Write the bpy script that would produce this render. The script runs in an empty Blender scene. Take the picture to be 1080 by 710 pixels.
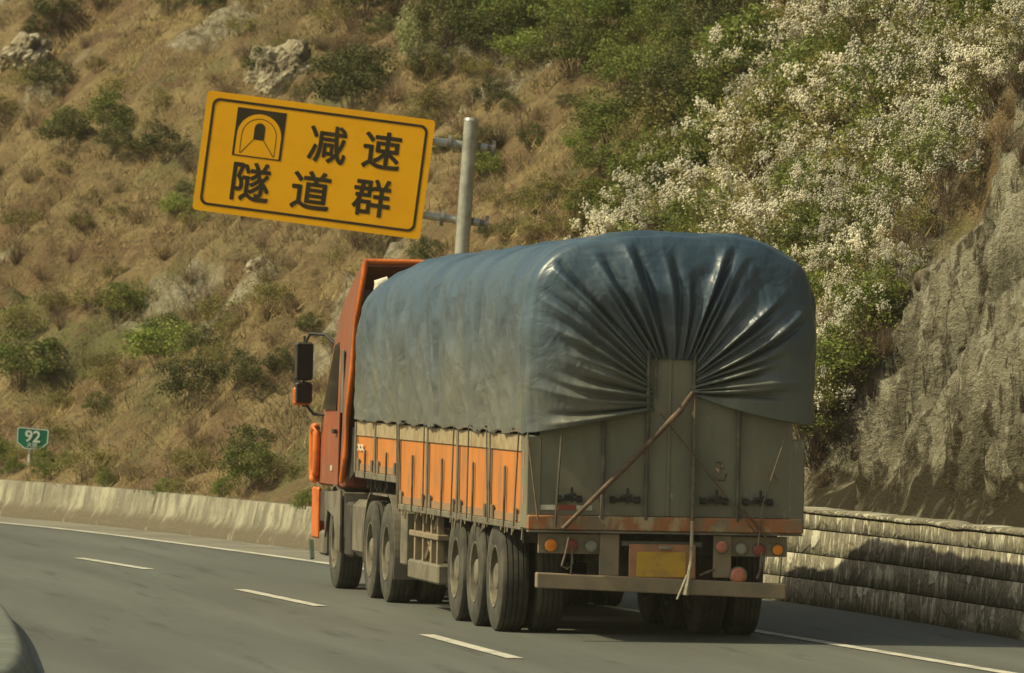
import bpy, bmesh, math, random
import numpy as np
from mathutils import Vector, noise
from mathutils.bvhtree import BVHTree
random.seed(7); rng = np.random.default_rng(7)
S = bpy.context.scene
COL = S.collection
R = math.radians
PI = math.pi
# ------------------------------------------------------------------ camera
F = 7600.0; CAMH = 2.51; TH = R(8.63)
CP = np.array([-11.35, -65.2, CAMH])
roll = math.atan(.02); pitch = math.atan((386 - 355) / F)
_fw0 = np.array([math.sin(TH), math.cos(TH), 0]); _rt0 = np.array([math.cos(TH), -math.sin(TH), 0]); _up0 = np.array([0, 0, 1.])
FW = _fw0 * math.cos(pitch) + _up0 * math.sin(pitch); _up1 = _up0 * math.cos(pitch) - _fw0 * math.sin(pitch)
RT = _rt0 * math.cos(roll) + _up1 * math.sin(roll); UP = _up1 * math.cos(roll) - _rt0 * math.sin(roll)
def ray(x, y): return FW + RT * (x - 540) / F - UP * (y - 355) / F
cam = bpy.data.cameras.new('camera'); camo = bpy.data.objects.new('camera', cam); COL.objects.link(camo)
from mathutils import Matrix
camo.matrix_world = Matrix(((RT[0], UP[0], -FW[0], CP[0]), (RT[1], UP[1], -FW[1], CP[1]), (RT[2], UP[2], -FW[2], CP[2]), (0, 0, 0, 1)))
cam.sensor_width = 36; cam.lens = 36 * F / 1080; cam.clip_start = 1; cam.clip_end = 6000
cam.dof.use_dof = True; cam.dof.focus_distance = 70; cam.dof.aperture_fstop = 7.0
S.camera = camo
# ------------------------------------------------------------------ light
SUN_EL = 47.0
LD = Vector((math.cos(R(4)), math.sin(R(4)), 0)) * math.cos(R(SUN_EL)) + Vector((0, 0, -math.sin(R(SUN_EL))))
w = bpy.data.worlds.new('World'); S.world = w; w.use_nodes = True
nt = w.node_tree; bg = nt.nodes['Background']
sky = nt.nodes.new('ShaderNodeTexSky'); sky.sky_type = 'NISHITA'; sky.sun_disc = False
sky.sun_elevation = R(SUN_EL)
sky.sun_rotation = math.atan2(-LD.x, -LD.y)      # direction towards the sun, clockwise from +Y
sky.air_density = 1.3; sky.dust_density = 3.0; sky.ozone_density = 1.0
wm = nt.nodes.new('ShaderNodeMix'); wm.data_type = 'RGBA'; wm.blend_type = 'MULTIPLY'; wm.inputs[0].default_value = 1; wm.inputs[7].default_value = (1, .96, .74, 1)   # warm colour balance tinted into the sky light
nt.links.new(sky.outputs[0], wm.inputs[6]); nt.links.new(wm.outputs[2], bg.inputs[0]); bg.inputs[1].default_value = .112
sun = bpy.data.lights.new('sun', 'SUN'); sun.energy = 3.9; sun.angle = R(.6); sun.color = (1, .895, .56)
suno = bpy.data.objects.new('sun', sun); COL.objects.link(suno)
suno.rotation_euler = LD.to_track_quat('-Z', 'Y').to_euler(); suno.location = (-40, -5, 60)
S.view_settings.view_transform = 'Standard'; S.view_settings.look = 'None'
S.view_settings.exposure = 0.24; S.view_settings.gamma = 1.0

# ------------------------------------------------------------------ helpers
def tag(o, label=None, cat=None, group=None, kind=None):
    if label: o['label'] = label
    if cat: o['category'] = cat
    if group: o['group'] = group
    if kind: o['kind'] = kind
    return o
def empty(name, loc):
    o = bpy.data.objects.new(name, None); COL.objects.link(o); o.location = loc; o.empty_display_size = .3
    return o
class MB:
    def __init__(s): s.v = []; s.f = []; s.uv = None; s.mi = []
    def add(s, vs, fs, mi=0):
        b = len(s.v); s.v += [tuple(map(float, v)) for v in vs]; s.f += [tuple(b + i for i in f) for f in fs]; s.mi += [mi] * len(fs); return s
    def box(s, a, b, mi=0, bev=0):
        x0, y0, z0 = a; x1, y1, z1 = b
        if bev > 0:
            c = bev
            # chamfered box as stacked rings in z
            def ring(i, z): return [(x0+i, y0+c, z), (x0+c, y0+i, z), (x1-c, y0+i, z), (x1-i, y0+c, z), (x1-i, y1-c, z), (x1-c, y1-i, z), (x0+c, y1-i, z), (x0+i, y1-c, z)]
            vs = ring(c, z0) + ring(0, z0+c) + ring(0, z1-c) + ring(c, z1)
            fs = [tuple(range(7, -1, -1)), tuple(range(24, 32))]
            for k in range(3):
                for i in range(8):
                    j = (i+1) % 8; fs.append((k*8+i, k*8+j, k*8+8+j, k*8+8+i))
            return s.add(vs, fs, mi)
        vs = [(x0,y0,z0),(x1,y0,z0),(x1,y1,z0),(x0,y1,z0),(x0,y0,z1),(x1,y0,z1),(x1,y1,z1),(x0,y1,z1)]
        return s.add(vs, [(3,2,1,0),(4,5,6,7),(0,1,5,4),(1,2,6,5),(2,3,7,6),(3,0,4,7)], mi)
    def tube(s, pts, r, n=8, mi=0):
        pts = [Vector(p) for p in pts]; rs = r if isinstance(r, (list, tuple)) else [r]*len(pts)
        vs = []; fs = []
        for i, p in enumerate(pts):
            d = (pts[min(i+1, len(pts)-1)] - pts[max(i-1, 0)]).normalized()
            a = Vector((0, 0, 1)) if abs(d.z) < .9 else Vector((1, 0, 0))
            u = d.cross(a).normalized(); w_ = d.cross(u)
            for k in range(n):
                t = 2*PI*k/n; vs.append(p + (u*math.cos(t) + w_*math.sin(t))*rs[i])
        for i in range(len(pts)-1):
            for k in range(n):
                j = (k+1) % n; fs.append((i*n+k, i*n+j, (i+1)*n+j, (i+1)*n+k))
        fs.append(tuple(range(n-1, -1, -1))); fs.append(tuple((len(pts)-1)*n+k for k in range(n)))
        return s.add(vs, fs, mi)
    def prism(s, poly, axis, a, b, mi=0):
        n = len(poly)
        def mk(p, t):
            return (t, p[0], p[1]) if axis == 'x' else ((p[0], t, p[1]) if axis == 'y' else (p[0], p[1], t))
        vs = [mk(p, a) for p in poly] + [mk(p, b) for p in poly]
        fs = [tuple(range(n)), tuple(range(2*n-1, n-1, -1))] + [(i, i+n, (i+1) % n + n, (i+1) % n) for i in range(n)]
        return s.add(vs, fs, mi)
    def build(s, name, mats, parent=None, smooth=False, auto=None):
        me = bpy.data.meshes.new(name)
        off = Vector((0, 0, 0))
        p = parent
        while p is not None: off += Vector(p.location); p = p.parent
        me.from_pydata([(v[0]-off.x, v[1]-off.y, v[2]-off.z) for v in s.v], [], s.f)
        for m in (mats if isinstance(mats, (list, tuple)) else [mats]): me.materials.append(m)
        if any(s.mi): me.polygons.foreach_set('material_index', s.mi)
        bm = bmesh.new(); bm.from_mesh(me); bmesh.ops.recalc_face_normals(bm, faces=bm.faces); bm.to_mesh(me); bm.free()
        if smooth or auto:
            me.polygons.foreach_set('use_smooth', [True]*len(me.polygons))
            if auto: me.set_sharp_from_angle(angle=R(auto))
        o = bpy.data.objects.new(name, me); COL.objects.link(o); o.parent = parent
        return o
def bxo(name, a, b, m, parent, bev=0): return MB().box(a, b, 0, bev).build(name, m, parent)
def copy_tree(o, parent=None):
    c = o.copy(); COL.objects.link(c); c.parent = parent
    for ch in [k for k in CH.get(o.name, [])]: copy_tree(ch, c)
    return c
CH = {}
def reg(p, c): CH.setdefault(p.name, []).append(c); return c
def fastmesh(name, V, Fc, mats, uv=None, smooth=False, parent=None, col=None):
    """V (n,3) array, Fc (m,k) int array"""
    me = bpy.data.meshes.new(name); V = np.asarray(V, np.float32); Fc = np.asarray(Fc, np.int32)
    k = Fc.shape[1]; m = len(Fc)
    me.vertices.add(len(V)); me.vertices.foreach_set('co', V.ravel())
    me.loops.add(m*k); me.loops.foreach_set('vertex_index', Fc.ravel())
    me.polygons.add(m); me.polygons.foreach_set('loop_start', np.arange(0, m*k, k, dtype=np.int32))
    try: me.polygons.foreach_set('loop_total', np.full(m, k, np.int32))
    except Exception: pass
    for mm in (mats if isinstance(mats, (list, tuple)) else [mats]): me.materials.append(mm)
    if smooth: me.polygons.foreach_set('use_smooth', np.ones(m, bool))
    if uv is not None:
        l = me.uv_layers.new(name='UVMap'); l.data.foreach_set('uv', np.asarray(uv, np.float32)[Fc.ravel()].ravel())
    if col is not None:
        for nm, arr in col.items():
            a = me.attributes.new(nm, 'FLOAT', 'POINT'); a.data.foreach_set('value', np.asarray(arr, np.float32))
    me.update(calc_edges=True); me.validate()
    o = bpy.data.objects.new(name, me); COL.objects.link(o); o.parent = parent
    return o
def gridfaces(nr, nc):
    i = np.arange(nr-1)[:, None]*nc + np.arange(nc-1)[None, :]
    return np.stack([i, i+1, i+nc+1, i+nc], -1).reshape(-1, 4)
def catmull(P, n):
    P = np.asarray(P, float); out = []
    Q = np.vstack([2*P[0]-P[1], P, 2*P[-1]-P[-2]])
    for i in range(1, len(Q)-2):
        for k in range(n):
            t = k/n; a, b, c, d = Q[i-1], Q[i], Q[i+1], Q[i+2]
            out.append(.5*((2*b)+(-a+c)*t+(2*a-5*b+4*c-d)*t*t+(-a+3*b-3*c+d)*t**3))
    out.append(P[-1]); return np.array(out)
def resample(P, n=None, step=None):
    d = np.r_[0, np.cumsum(np.linalg.norm(np.diff(P, axis=0), axis=1))]
    if n is None: n = int(d[-1]/step)+1
    t = np.linspace(0, d[-1], n)
    return np.stack([np.interp(t, d, P[:, i]) for i in range(P.shape[1])], 1), t
def smooth01(a, b, x): t = np.clip((x-a)/(b-a), 0, 1); return t*t*(3-2*t)
def vnoise(seed, n, x):
    """smooth 1d value noise at x with period n"""
    r = np.random.default_rng(seed).random(n+1); r[-1] = r[0]
    xi = np.floor(x).astype(int) % n; f = x-np.floor(x); f = f*f*(3-2*f)
    return r[xi]*(1-f)+r[(xi+1) % n]*f

# ------------------------------------------------------------------ materials
def newmat(name):
    m = bpy.data.materials.new(name); m.use_nodes = True; n = m.node_tree; n.nodes.clear()
    out = n.nodes.new('ShaderNodeOutputMaterial'); b = n.nodes.new('ShaderNodeBsdfPrincipled'); n.links.new(b.outputs[0], out.inputs[0])
    return m, n, b
def nn(n, t, **kw):
    x = n.nodes.new(t)
    for k, v in kw.items():
        if k.startswith('i_'):
            x.inputs[int(k[2:]) if k[2:].isdigit() else k[2:].replace('_', ' ')].default_value = v
        else: setattr(x, k, v)
    return x
def coords(n, kind='Object', scale=(1, 1, 1), rot=(0, 0, 0)):
    tc = n.nodes.new('ShaderNodeTexCoord'); mp = n.nodes.new('ShaderNodeMapping')
    mp.inputs['Scale'].default_value = scale; mp.inputs['Rotation'].default_value = rot
    n.links.new(tc.outputs[kind], mp.inputs[0]); return mp.outputs[0]
def nz(n, vec, scale, detail=5, rough=.6, dist=0):
    x = n.nodes.new('ShaderNodeTexNoise'); x.inputs['Scale'].default_value = scale; x.inputs['Detail'].default_value = detail
    x.inputs['Roughness'].default_value = rough; x.inputs['Distortion'].default_value = dist
    n.links.new(vec, x.inputs['Vector']); return x.outputs['Fac']
def rmp(n, fac, a, b):
    r = n.nodes.new('ShaderNodeMapRange'); r.interpolation_type = 'SMOOTHSTEP'
    r.inputs['From Min'].default_value = a; r.inputs['From Max'].default_value = b
    n.links.new(fac, r.inputs['Value']); return r.outputs[0]
def mix(n, fac, a, b, mode='MIX'):
    x = n.nodes.new('ShaderNodeMix'); x.data_type = 'RGBA'; x.blend_type = mode
    if isinstance(fac, (int, float)): x.inputs[0].default_value = fac
    else: n.links.new(fac, x.inputs[0])
    for s_, v in ((6, a), (7, b)):
        if isinstance(v, tuple): x.inputs[s_].default_value = (*v, 1) if len(v) == 3 else v
        else: n.links.new(v, x.inputs[s_])
    return x.outputs[2]
def mth(n, op, a, b=None):
    x = n.nodes.new('ShaderNodeMath'); x.operation = op
    for i, v in enumerate((a, b)):
        if v is None: continue
        if isinstance(v, (int, float)): x.inputs[i].default_value = v
        else: n.links.new(v, x.inputs[i])
    return x.outputs[0]
def bump(n, b, h, dist=.01, st=1.0):
    x = n.nodes.new('ShaderNodeBump'); x.inputs['Distance'].default_value = dist; x.inputs['Strength'].default_value = st
    n.links.new(h, x.inputs['Height']); n.links.new(x.outputs[0], b.inputs['Normal'])
def setc(n, b, c):
    if isinstance(c, tuple): b.inputs['Base Color'].default_value = (*c, 1)
    else: n.links.new(c, b.inputs['Base Color'])
def worn(name, c1, c2, sc=3, lo=.45, hi=.65, rough=.6, metal=0, c3=None, sc3=9, lo3=.6, hi3=.7, stretch=(1, 1, 1), bd=0, spec=.4):
    m, n, b = newmat(name); v = coords(n, 'Object', stretch)
    c = mix(n, rmp(n, nz(n, v, sc), lo, hi), c1, c2)
    if c3: c = mix(n, rmp(n, nz(n, v, sc3, 6, .7), lo3, hi3), c, c3)
    setc(n, b, c); b.inputs['Roughness'].default_value = rough; b.inputs['Metallic'].default_value = metal
    b.inputs['Specular IOR Level'].default_value = spec
    if bd: bump(n, b, nz(n, v, sc*6), bd)
    return m
M = {}
DUST = (.20, .175, .125)
M['orange'] = worn('orange paint', (.54, .19, .035), (.42, .15, .035), 2.5, .4, .7, .5, c3=(.25, .16, .09), sc3=5, lo3=.52, hi3=.72, stretch=(1, 1, .4))
M['cab'] = worn('faded cab paint', (.27, .068, .026), (.19, .075, .042), 1.6, .4, .65, .5, c3=DUST, sc3=3.5, lo3=.52, hi3=.80, stretch=(1, 1, .5))
M['cab_edge'] = worn('orange trim paint', (.62, .15, .02), (.38, .09, .025), 4, .45, .7, .42)
M['cab_red'] = worn('dark red paint', (.16, .025, .012), (.10, .03, .02), 3, rough=.6)
M['dustmetal'] = worn('dusty grey metal', (.17, .15, .11), (.11, .095, .07), 3, .4, .6, .75, c3=(.20, .11, .05), sc3=8, lo3=.62, hi3=.72)
M['doorgrey'] = worn('dusty grey door steel', (.20, .185, .125), (.15, .138, .095), 2.2, .4, .65, .6, c3=(.37, .34, .245), sc3=6, lo3=.60, hi3=.76, stretch=(1, 1, .35))
M['stripe'] = worn('dusty cream strip', (.34, .27, .16), (.24, .18, .10), 6, .4, .65, .7, c3=(.16, .10, .05), sc3=9, lo3=.6, hi3=.7)
M['bar'] = worn('dark steel bar', (.085, .075, .055), (.14, .12, .09), 5, rough=.6)
M['rustsill'] = worn('rusty orange sill', (.34, .13, .05), (.22, .16, .10), 5, .45, .6, .7, c3=(.40, .30, .17), sc3=6, lo3=.48, hi3=.62, stretch=(1, 1, .5))
M['chassis'] = worn('dark dirty chassis', (.035, .03, .025), (.085, .07, .05), 4, .45, .7, .8)
M['beam'] = worn('dusty brown beam', (.25, .19, .12), (.19, .155, .105), 4, .4, .65, .75, c3=(.28, .09, .04), sc3=6, lo3=.68, hi3=.76)
M['tyre'] = worn('dusty tyre rubber', (.032, .031, .027), (.085, .078, .06), 4, .35, .7, .85)
M['rim'] = worn('dusty rim', (.17, .15, .105), (.09, .08, .06), 6, .4, .65, .8)
M['galv'] = worn('galvanised steel', (.40, .40, .35), (.28, .28, .25), 5, rough=.4, metal=.35)
M['black'] = worn('black plastic', (.018, .017, .016), (.04, .036, .03), 5, rough=.55)
M['glass'] = worn('dark glass', (.012, .012, .012), (.02, .018, .016), 3, rough=.25, spec=.2)
M['white'] = worn('white paint', (.62, .58, .48), (.45, .41, .33), 8, rough=.6)
M['red'] = worn('red reflector', (.33, .055, .04), (.22, .07, .045), 9, rough=.35)
M['amber'] = worn('amber lens', (.85, .27, .02), (.70, .20, .02), 9, rough=.3)
M['lens'] = worn('clear dusty lens', (.26, .25, .20), (.20, .185, .14), 9, rough=.3)
M['faded_red'] = worn('faded red lens', (.50, .17, .10), (.38, .14, .09), 9, rough=.45)
M['plate'] = worn('yellow plate', (.52, .30, .035), (.40, .24, .05), 9, rough=.55, stretch=(1, 1, 1))
M['plateframe'] = worn('orange plate frame', (.42, .19, .09), (.30, .16, .09), 6, rough=.7)
M['wood'] = worn('brown pole', (.10, .068, .045), (.18, .12, .08), 6, rough=.8, c3=(.25, .06, .03), sc3=5, lo3=.7, hi3=.76)
M['rope'] = worn('rope', (.16, .13, .09), (.10, .08, .06), 12, rough=.9)
M['ropelight'] = worn('pale strap', (.38, .34, .26), (.26, .23, .17), 12, rough=.9)
M['signyellow'] = worn('sign yellow sheeting', (.86, .42, .004), (.82, .39, .004), 3, rough=.6, spec=.12)
M['signblack'] = worn('sign black', (.03, .022, .010), (.045, .032, .012), 3, rough=.55, spec=.2)
M['signgreen'] = worn('sign green', (.004, .155, .085), (.005, .13, .07), 3, rough=.5)
M['signwhite'] = worn('sign white', (.62, .68, .60), (.55, .6, .52), 6, rough=.5)
M['paintline'] = worn('road paint', (.52, .50, .42), (.34, .33, .28), 2.2, .42, .68, .8, c3=(.16, .16, .13), sc3=11, lo3=.54, hi3=.66)
# asphalt
m, n, b = newmat('asphalt'); v = coords(n, 'Object'); vs_ = coords(n, 'Object', (1.0, .06, 1), (0, 0, R(4)))
c = mix(n, rmp(n, nz(n, vs_, 1.1, 4), .35, .7), (.084, .091, .082), (.118, .125, .112))
c = mix(n, rmp(n, nz(n, v, 90, 3), .3, .75), c, mix(n, .5, c, (.17, .165, .14)))
c = mix(n, mth(n, 'MULTIPLY', rmp(n, nz(n, vs_, 4, 3), .58, .7), .5), c, (.055, .055, .048))
la = nn(n, 'ShaderNodeAttribute', attribute_name='lane')
tk = mth(n, 'POWER', mth(n, 'ABSOLUTE', mth(n, 'COSINE', mth(n, 'MULTIPLY', la.outputs['Fac'], PI/1.86))), 3.0)
c = mix(n, mth(n, 'MULTIPLY', tk, mth(n, 'MULTIPLY', nz(n, vs_, 2, 4), .55)), c, (.055, .055, .048))
c = mix(n, mth(n, 'MULTIPLY', rmp(n, nz(n, v, 1.6, 5), .6, .66), .35), c, (.15, .145, .12))
setc(n, b, c); b.inputs['Roughness'].default_value = .8; b.inputs['Specular IOR Level'].default_value = .25
bump(n, b, nz(n, v, 120, 3), .004); M['asphalt'] = m
M['shoulder'] = worn('shoulder concrete', (.20, .185, .145), (.145, .135, .105), .8, .4, .65, .85, c3=(.27, .23, .17), sc3=3, lo3=.6, hi3=.7)
# soil / grass hillside
m, n, b = newmat('hillside soil'); v = coords(n, 'Object')
big = nz(n, v, .22, 5, .6, .4); mid = nz(n, v, 1.1, 6, .65); fin = nz(n, v, 6, 6, .7); vfin = nz(n, v, 22, 4, .7)
c = mix(n, rmp(n, mid, .38, .64), (.20, .145, .075), (.33, .25, .125))
c = mix(n, rmp(n, big, .50, .66), c, (.17, .165, .07))
c = mix(n, rmp(n, nz(n, coords(n, 'Object', (1, 1, 1), (1, 2, 3)), .5, 6, .7, .8), .50, .62), c, (.21, .135, .078))
c = mix(n, rmp(n, nz(n, coords(n, 'Object', (1, 1, 1), (2, 1, 0)), 1.9, 6, .75, .6), .58, .68), c, (.115, .09, .052))
c = mix(n, rmp(n, fin, .5, .72), c, (.10, .075, .045))
c = mix(n, rmp(n, vfin, .55, .72), c, (.32, .26, .155))
rock = nn(n, 'ShaderNodeAttribute', attribute_name='rock')
vr = coords(n, 'Object', (1.4, 1.0, .55), (0, R(28), R(20)))
r1 = nz(n, vr, 1.5, 7, .65, .5); r2 = nz(n, vr, 5, 6, .7, .8)
rc = mix(n, rmp(n, r1, .40, .58), (.17, .155, .108), (.32, .295, .21))
rc = mix(n, rmp(n, r2, .52, .68), rc, (.40, .375, .28))
rc = mix(n, rmp(n, nz(n, coords(n, 'Object', (2.2, 2.0, .5), (0, R(35), R(20))), 2.2, 7, .7, 1.0), .54, .62), rc, (.07, .056, .036))
ck = nn(n, 'ShaderNodeTexVoronoi', feature='DISTANCE_TO_EDGE', i_Scale=1.3)
vw = n.nodes.new('ShaderNodeVectorMath'); vw.operation = 'ADD'; wn = n.nodes.new('ShaderNodeTexNoise'); wn.inputs['Scale'].default_value = 2.5; wn.inputs['Detail'].default_value = 5
n.links.new(vr, wn.inputs['Vector']); n.links.new(vr, vw.inputs[0]); n.links.new(wn.outputs['Color'], vw.inputs[1]); n.links.new(vw.outputs[0], ck.inputs['Vector'])
crk = rmp(n, ck.outputs['Distance'], .035, .0); rc = mix(n, mth(n, 'MULTIPLY', mth(n, 'MULTIPLY', crk, rmp(n, r1, .48, .56)), .6), rc, (.05, .042, .028))
sk = nz(n, coords(n, 'Object', (3.2, 3.2, .55), (R(-28), R(24), 0)), 1.5, 7, .7, .35); rc = mix(n, rmp(n, sk, .53, .62), rc, (.10, .085, .058)); rc = mix(n, rmp(n, sk, .44, .36), rc, (.42, .39, .295))
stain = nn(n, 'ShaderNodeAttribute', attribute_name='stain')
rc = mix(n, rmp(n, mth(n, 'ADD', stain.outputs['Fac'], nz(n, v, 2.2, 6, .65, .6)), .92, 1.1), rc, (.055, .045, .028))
pale = nn(n, 'ShaderNodeAttribute', attribute_name='pale')
c = mix(n, rmp(n, mth(n, 'ADD', pale.outputs['Fac'], mth(n, 'MULTIPLY', fin, .5)), .75, 1.0), c, mix(n, rmp(n, r2, .4, .6), (.22, .19, .13), (.42, .38, .27)))
soilmid = c
c = mix(n, rmp(n, mth(n, 'ADD', rock.outputs['Fac'], mth(n, 'MULTIPLY', mid, .4)), .6, .8), c, rc)
setc(n, b, c); b.inputs['Roughness'].default_value = .95; b.inputs['Specular IOR Level'].default_value = .1
bump(n, b, mth(n, 'ADD', fin, mth(n, 'MULTIPLY', vfin, .5)), .22, .9); M['soil'] = m
# ground
M['ground'] = worn('dry ground', (.22, .17, .10), (.15, .12, .07), .3, rough=.95, c3=(.10, .11, .04), sc3=.8, lo3=.55, hi3=.65)
# concrete barrier (uv: metres)
m, n, b = newmat('stained concrete barrier'); v = coords(n, 'UV'); v2 = coords(n, 'UV', (3.1, .6, 1), (0, 0, R(-7))); v3 = coords(n, 'UV', (1, 1, 1))
sep = n.nodes.new('ShaderNodeSeparateXYZ'); n.links.new(v, sep.inputs[0])
st = nz(n, v2, .9, 6, .7, .3)
c = mix(n, rmp(n, st, .38, .62), (.12, .105, .072), (.31, .29, .205)); c = mix(n, mth(n, 'MULTIPLY', rmp(n, nz(n, v3, .45, 5, .7), .42, .62), .7), c, (.15, .135, .095))
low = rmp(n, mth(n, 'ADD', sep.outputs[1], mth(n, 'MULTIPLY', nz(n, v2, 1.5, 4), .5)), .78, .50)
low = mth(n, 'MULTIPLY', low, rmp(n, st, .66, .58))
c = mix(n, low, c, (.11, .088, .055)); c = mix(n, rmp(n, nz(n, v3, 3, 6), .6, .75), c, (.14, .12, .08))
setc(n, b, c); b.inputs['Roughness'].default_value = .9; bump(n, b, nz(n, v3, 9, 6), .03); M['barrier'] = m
# masonry with flaking whitewash
m, n, b = newmat('whitewashed masonry'); v = coords(n, 'UV')
vb = coords(n, 'UV', (1, 1, 1), (0, 0, R(-9))); vs2 = coords(n, 'UV', (3.2, .8, 1), (0, 0, R(-16)))
vo = nn(n, 'ShaderNodeTexVoronoi', i_Scale=1.0); 
mp = n.nodes.new('ShaderNodeMapping'); mp.inputs['Scale'].default_value = (3.4, 4.2, 1); mp.inputs['Rotation'].default_value = (0, 0, R(-10)); tc = n.nodes.new('ShaderNodeTexCoord')
n.links.new(tc.outputs['UV'], mp.inputs[0]); n.links.new(mp.outputs[0], vo.inputs['Vector'])
cell = n.nodes.new('ShaderNodeSeparateColor'); n.links.new(vo.outputs['Color'], cell.inputs[0])
c = mix(n, rmp(n, nz(n, v, 4, 6), .35, .65), (.15, .132, .092), (.28, .25, .175))
c = mix(n, mth(n, 'MULTIPLY', cell.outputs[1], .35), c, (.29, .26, .19)); c = mix(n, rmp(n, nz(n, coords(n, 'UV', (6, 1.2, 1), (0, 0, R(-13))), 2, 6, .7), .5, .68), c, (.10, .088, .062))
vp = coords(n, 'UV', (9.0, 2.4, 1), (0, 0, R(-13)))
wh = mth(n, 'MULTIPLY', rmp(n, nz(n, vp, 1.15, 3, .55, .4), .56, .61), rmp(n, nz(n, vs2, 1.3, 6, .75, .5), .40, .50))
wh = mth(n, 'MAXIMUM', wh, mth(n, 'MULTIPLY', mth(n, 'MULTIPLY', rmp(n, cell.outputs[0], .78, .80), rmp(n, nz(n, v, .9, 5, .7), .48, .54)), .9))
c = mix(n, wh, c, (.56, .53, .41))
ve = nn(n, 'ShaderNodeTexVoronoi', feature='DISTANCE_TO_EDGE', i_Scale=1.0); n.links.new(mp.outputs[0], ve.inputs['Vector'])
jn = rmp(n, ve.outputs['Distance'], .10, .02); c = mix(n, mth(n, 'MULTIPLY', mth(n, 'MULTIPLY', jn, .5), rmp(n, nz(n, v, 2, 4), .4, .6)), c, (.09, .078, .055))
c = mix(n, rmp(n, nz(n, v, 1.7, 5), .6, .68), c, (.12, .10, .07))
setc(n, b, c); b.inputs['Roughness'].default_value = .9
bump(n, b, mth(n, 'SUBTRACT', mth(n, 'MULTIPLY', nz(n, v, 9, 6), 1.5), mth(n, 'MULTIPLY', jn, .25)), .03); M['masonry'] = m
M['kerb'] = worn('dark grey-green kerb concrete', (.11, .12, .10), (.15, .155, .13), 2, rough=.85, c3=(.05, .055, .045), sc3=6)  # dark grey-green concrete with darker mottling
M['mortar'] = worn('dark mortar', (.06, .05, .038), (.11, .095, .07), 5, rough=.95)
# tarpaulin
m, n, b = newmat('blue tarpaulin'); v = coords(n, 'Object')
vd = coords(n, 'Object', (.5, 1.2, .5), (R(20), 0, 0)); dust = nn(n, 'ShaderNodeAttribute', attribute_name='dust')
c = mix(n, rmp(n, nz(n, v, .7, 5), .35, .7), (.028, .056, .092), (.052, .088, .125))
c = mix(n, rmp(n, mth(n, 'ADD', dust.outputs['Fac'], mth(n, 'MULTIPLY', nz(n, vd, 1.6, 6, .65), .6)), .48, 1.20), c, (.145, .142, .108))
vc = coords(n, 'Object', (1, 1, 1), (R(35), R(10), R(15)))
cr = nz(n, vc, 5, 3, .5, 2.5); 
c = mix(n, mth(n, 'MULTIPLY', rmp(n, nz(n, vd, 7, 5, .7, 1.5), .68, .76), .5), c, (.27, .29, .28))
setc(n, b, c); b.inputs['Roughness'].default_value = .40; b.inputs['Specular IOR Level'].default_value = .6
wv = nz(n, coords(n, 'Object', (1, .35, 1), (R(-40), 0, 0)), 3.2, 3, .5, 1.5)
bump(n, b, wv, .05, .35); M['tarp'] = m
# foliage: colour varies from leaf to leaf (attribute) and from plant to plant
def leafmat(name, a, bb, trans=.25):
    m, n, b = newmat(name); at = nn(n, 'ShaderNodeAttribute', attribute_name='tint'); oi = n.nodes.new('ShaderNodeObjectInfo')
    c = mix(n, at.outputs['Fac'], a, bb)
    hs = n.nodes.new('ShaderNodeHueSaturation'); n.links.new(c, hs.inputs['Color'])
    n.links.new(mth(n, 'ADD', mth(n, 'MULTIPLY', oi.outputs['Random'], .5), .75), hs.inputs['Value'])
    setc(n, b, hs.outputs[0]); b.inputs['Roughness'].default_value = .7; b.inputs['Specular IOR Level'].default_value = .2
    tr = n.nodes.new('ShaderNodeBsdfTranslucent'); n.links.new(hs.outputs[0], tr.inputs[0])
    ms = n.nodes.new('ShaderNodeMixShader'); ms.inputs[0].default_value = trans
    n.links.new(b.outputs[0], ms.inputs[1]); n.links.new(tr.outputs[0], ms.inputs[2])
    n.links.new(ms.outputs[0], [x for x in n.nodes if x.type == 'OUTPUT_MATERIAL'][0].inputs[0]); return m
M['leafgreen'] = leafmat('green leaves', (.085, .12, .026), (.21, .23, .06))
M['leafdark'] = leafmat('dark olive leaves', (.055, .07, .024), (.15, .145, .055))
M['leafbright'] = leafmat('bright yellow-green leaves', (.12, .17, .03), (.25, .28, .07))
M['leafolive'] = leafmat('olive leaves', (.13, .125, .035), (.27, .23, .085))
M['leafpale'] = leafmat('pale green leaves', (.20, .22, .09), (.34, .35, .17))
M['twig'] = leafmat('dry twigs', (.10, .07, .045), (.27, .19, .12), .15)
M['grass'] = leafmat('dry grass blades', (.12, .10, .042), (.44, .33, .15), .2)
M['flower'] = leafmat('cream blossom', (.62, .58, .46), (.84, .81, .68), .3)
M['bark'] = worn('bark', (.10, .07, .045), (.17, .13, .09), 9, rough=.9)

# ------------------------------------------------------------------ road and ground
EDGE = [(4.2, -60), (3.3, -40), (2.85, -25), (2.4, -14), (1.95, -5.67), (1.49, 2.18), (1.05, 9.5), (.46, 17), (-.25, 25.3), (-.98, 31.8), (-1.75, 37.8), (-2.62, 42.65), (-4.3, 50), (-7.4, 60), (-11.6, 70), (-17, 80), (-31.5, 100), (-50, 119)]
WALL = [(5.4, -60), (4.9, -40), (4.5, -25), (4.2, -14), (4.0, -6), (3.78, 1.4), (3.62, 8.5), (3.25, 14), (2.3, 20), (1.0, 26.5), (.39, 30.3), (-.37, 36.5), (-1.3, 42.5), (-2.3, 47), (-3.6, 51.5), (-6.5, 60), (-10.6, 70), (-15.9, 80), (-30.3, 101), (-48.8, 120)]
EC, _ = resample(catmull(EDGE, 12), step=.5)
WC, WT = resample(catmull(WALL, 12), step=.25)
def normals(C):
    d = np.gradient(C, axis=0); d /= np.linalg.norm(d, axis=1)[:, None]
    return np.stack([d[:, 1], -d[:, 0]], 1)       # to the right
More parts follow.
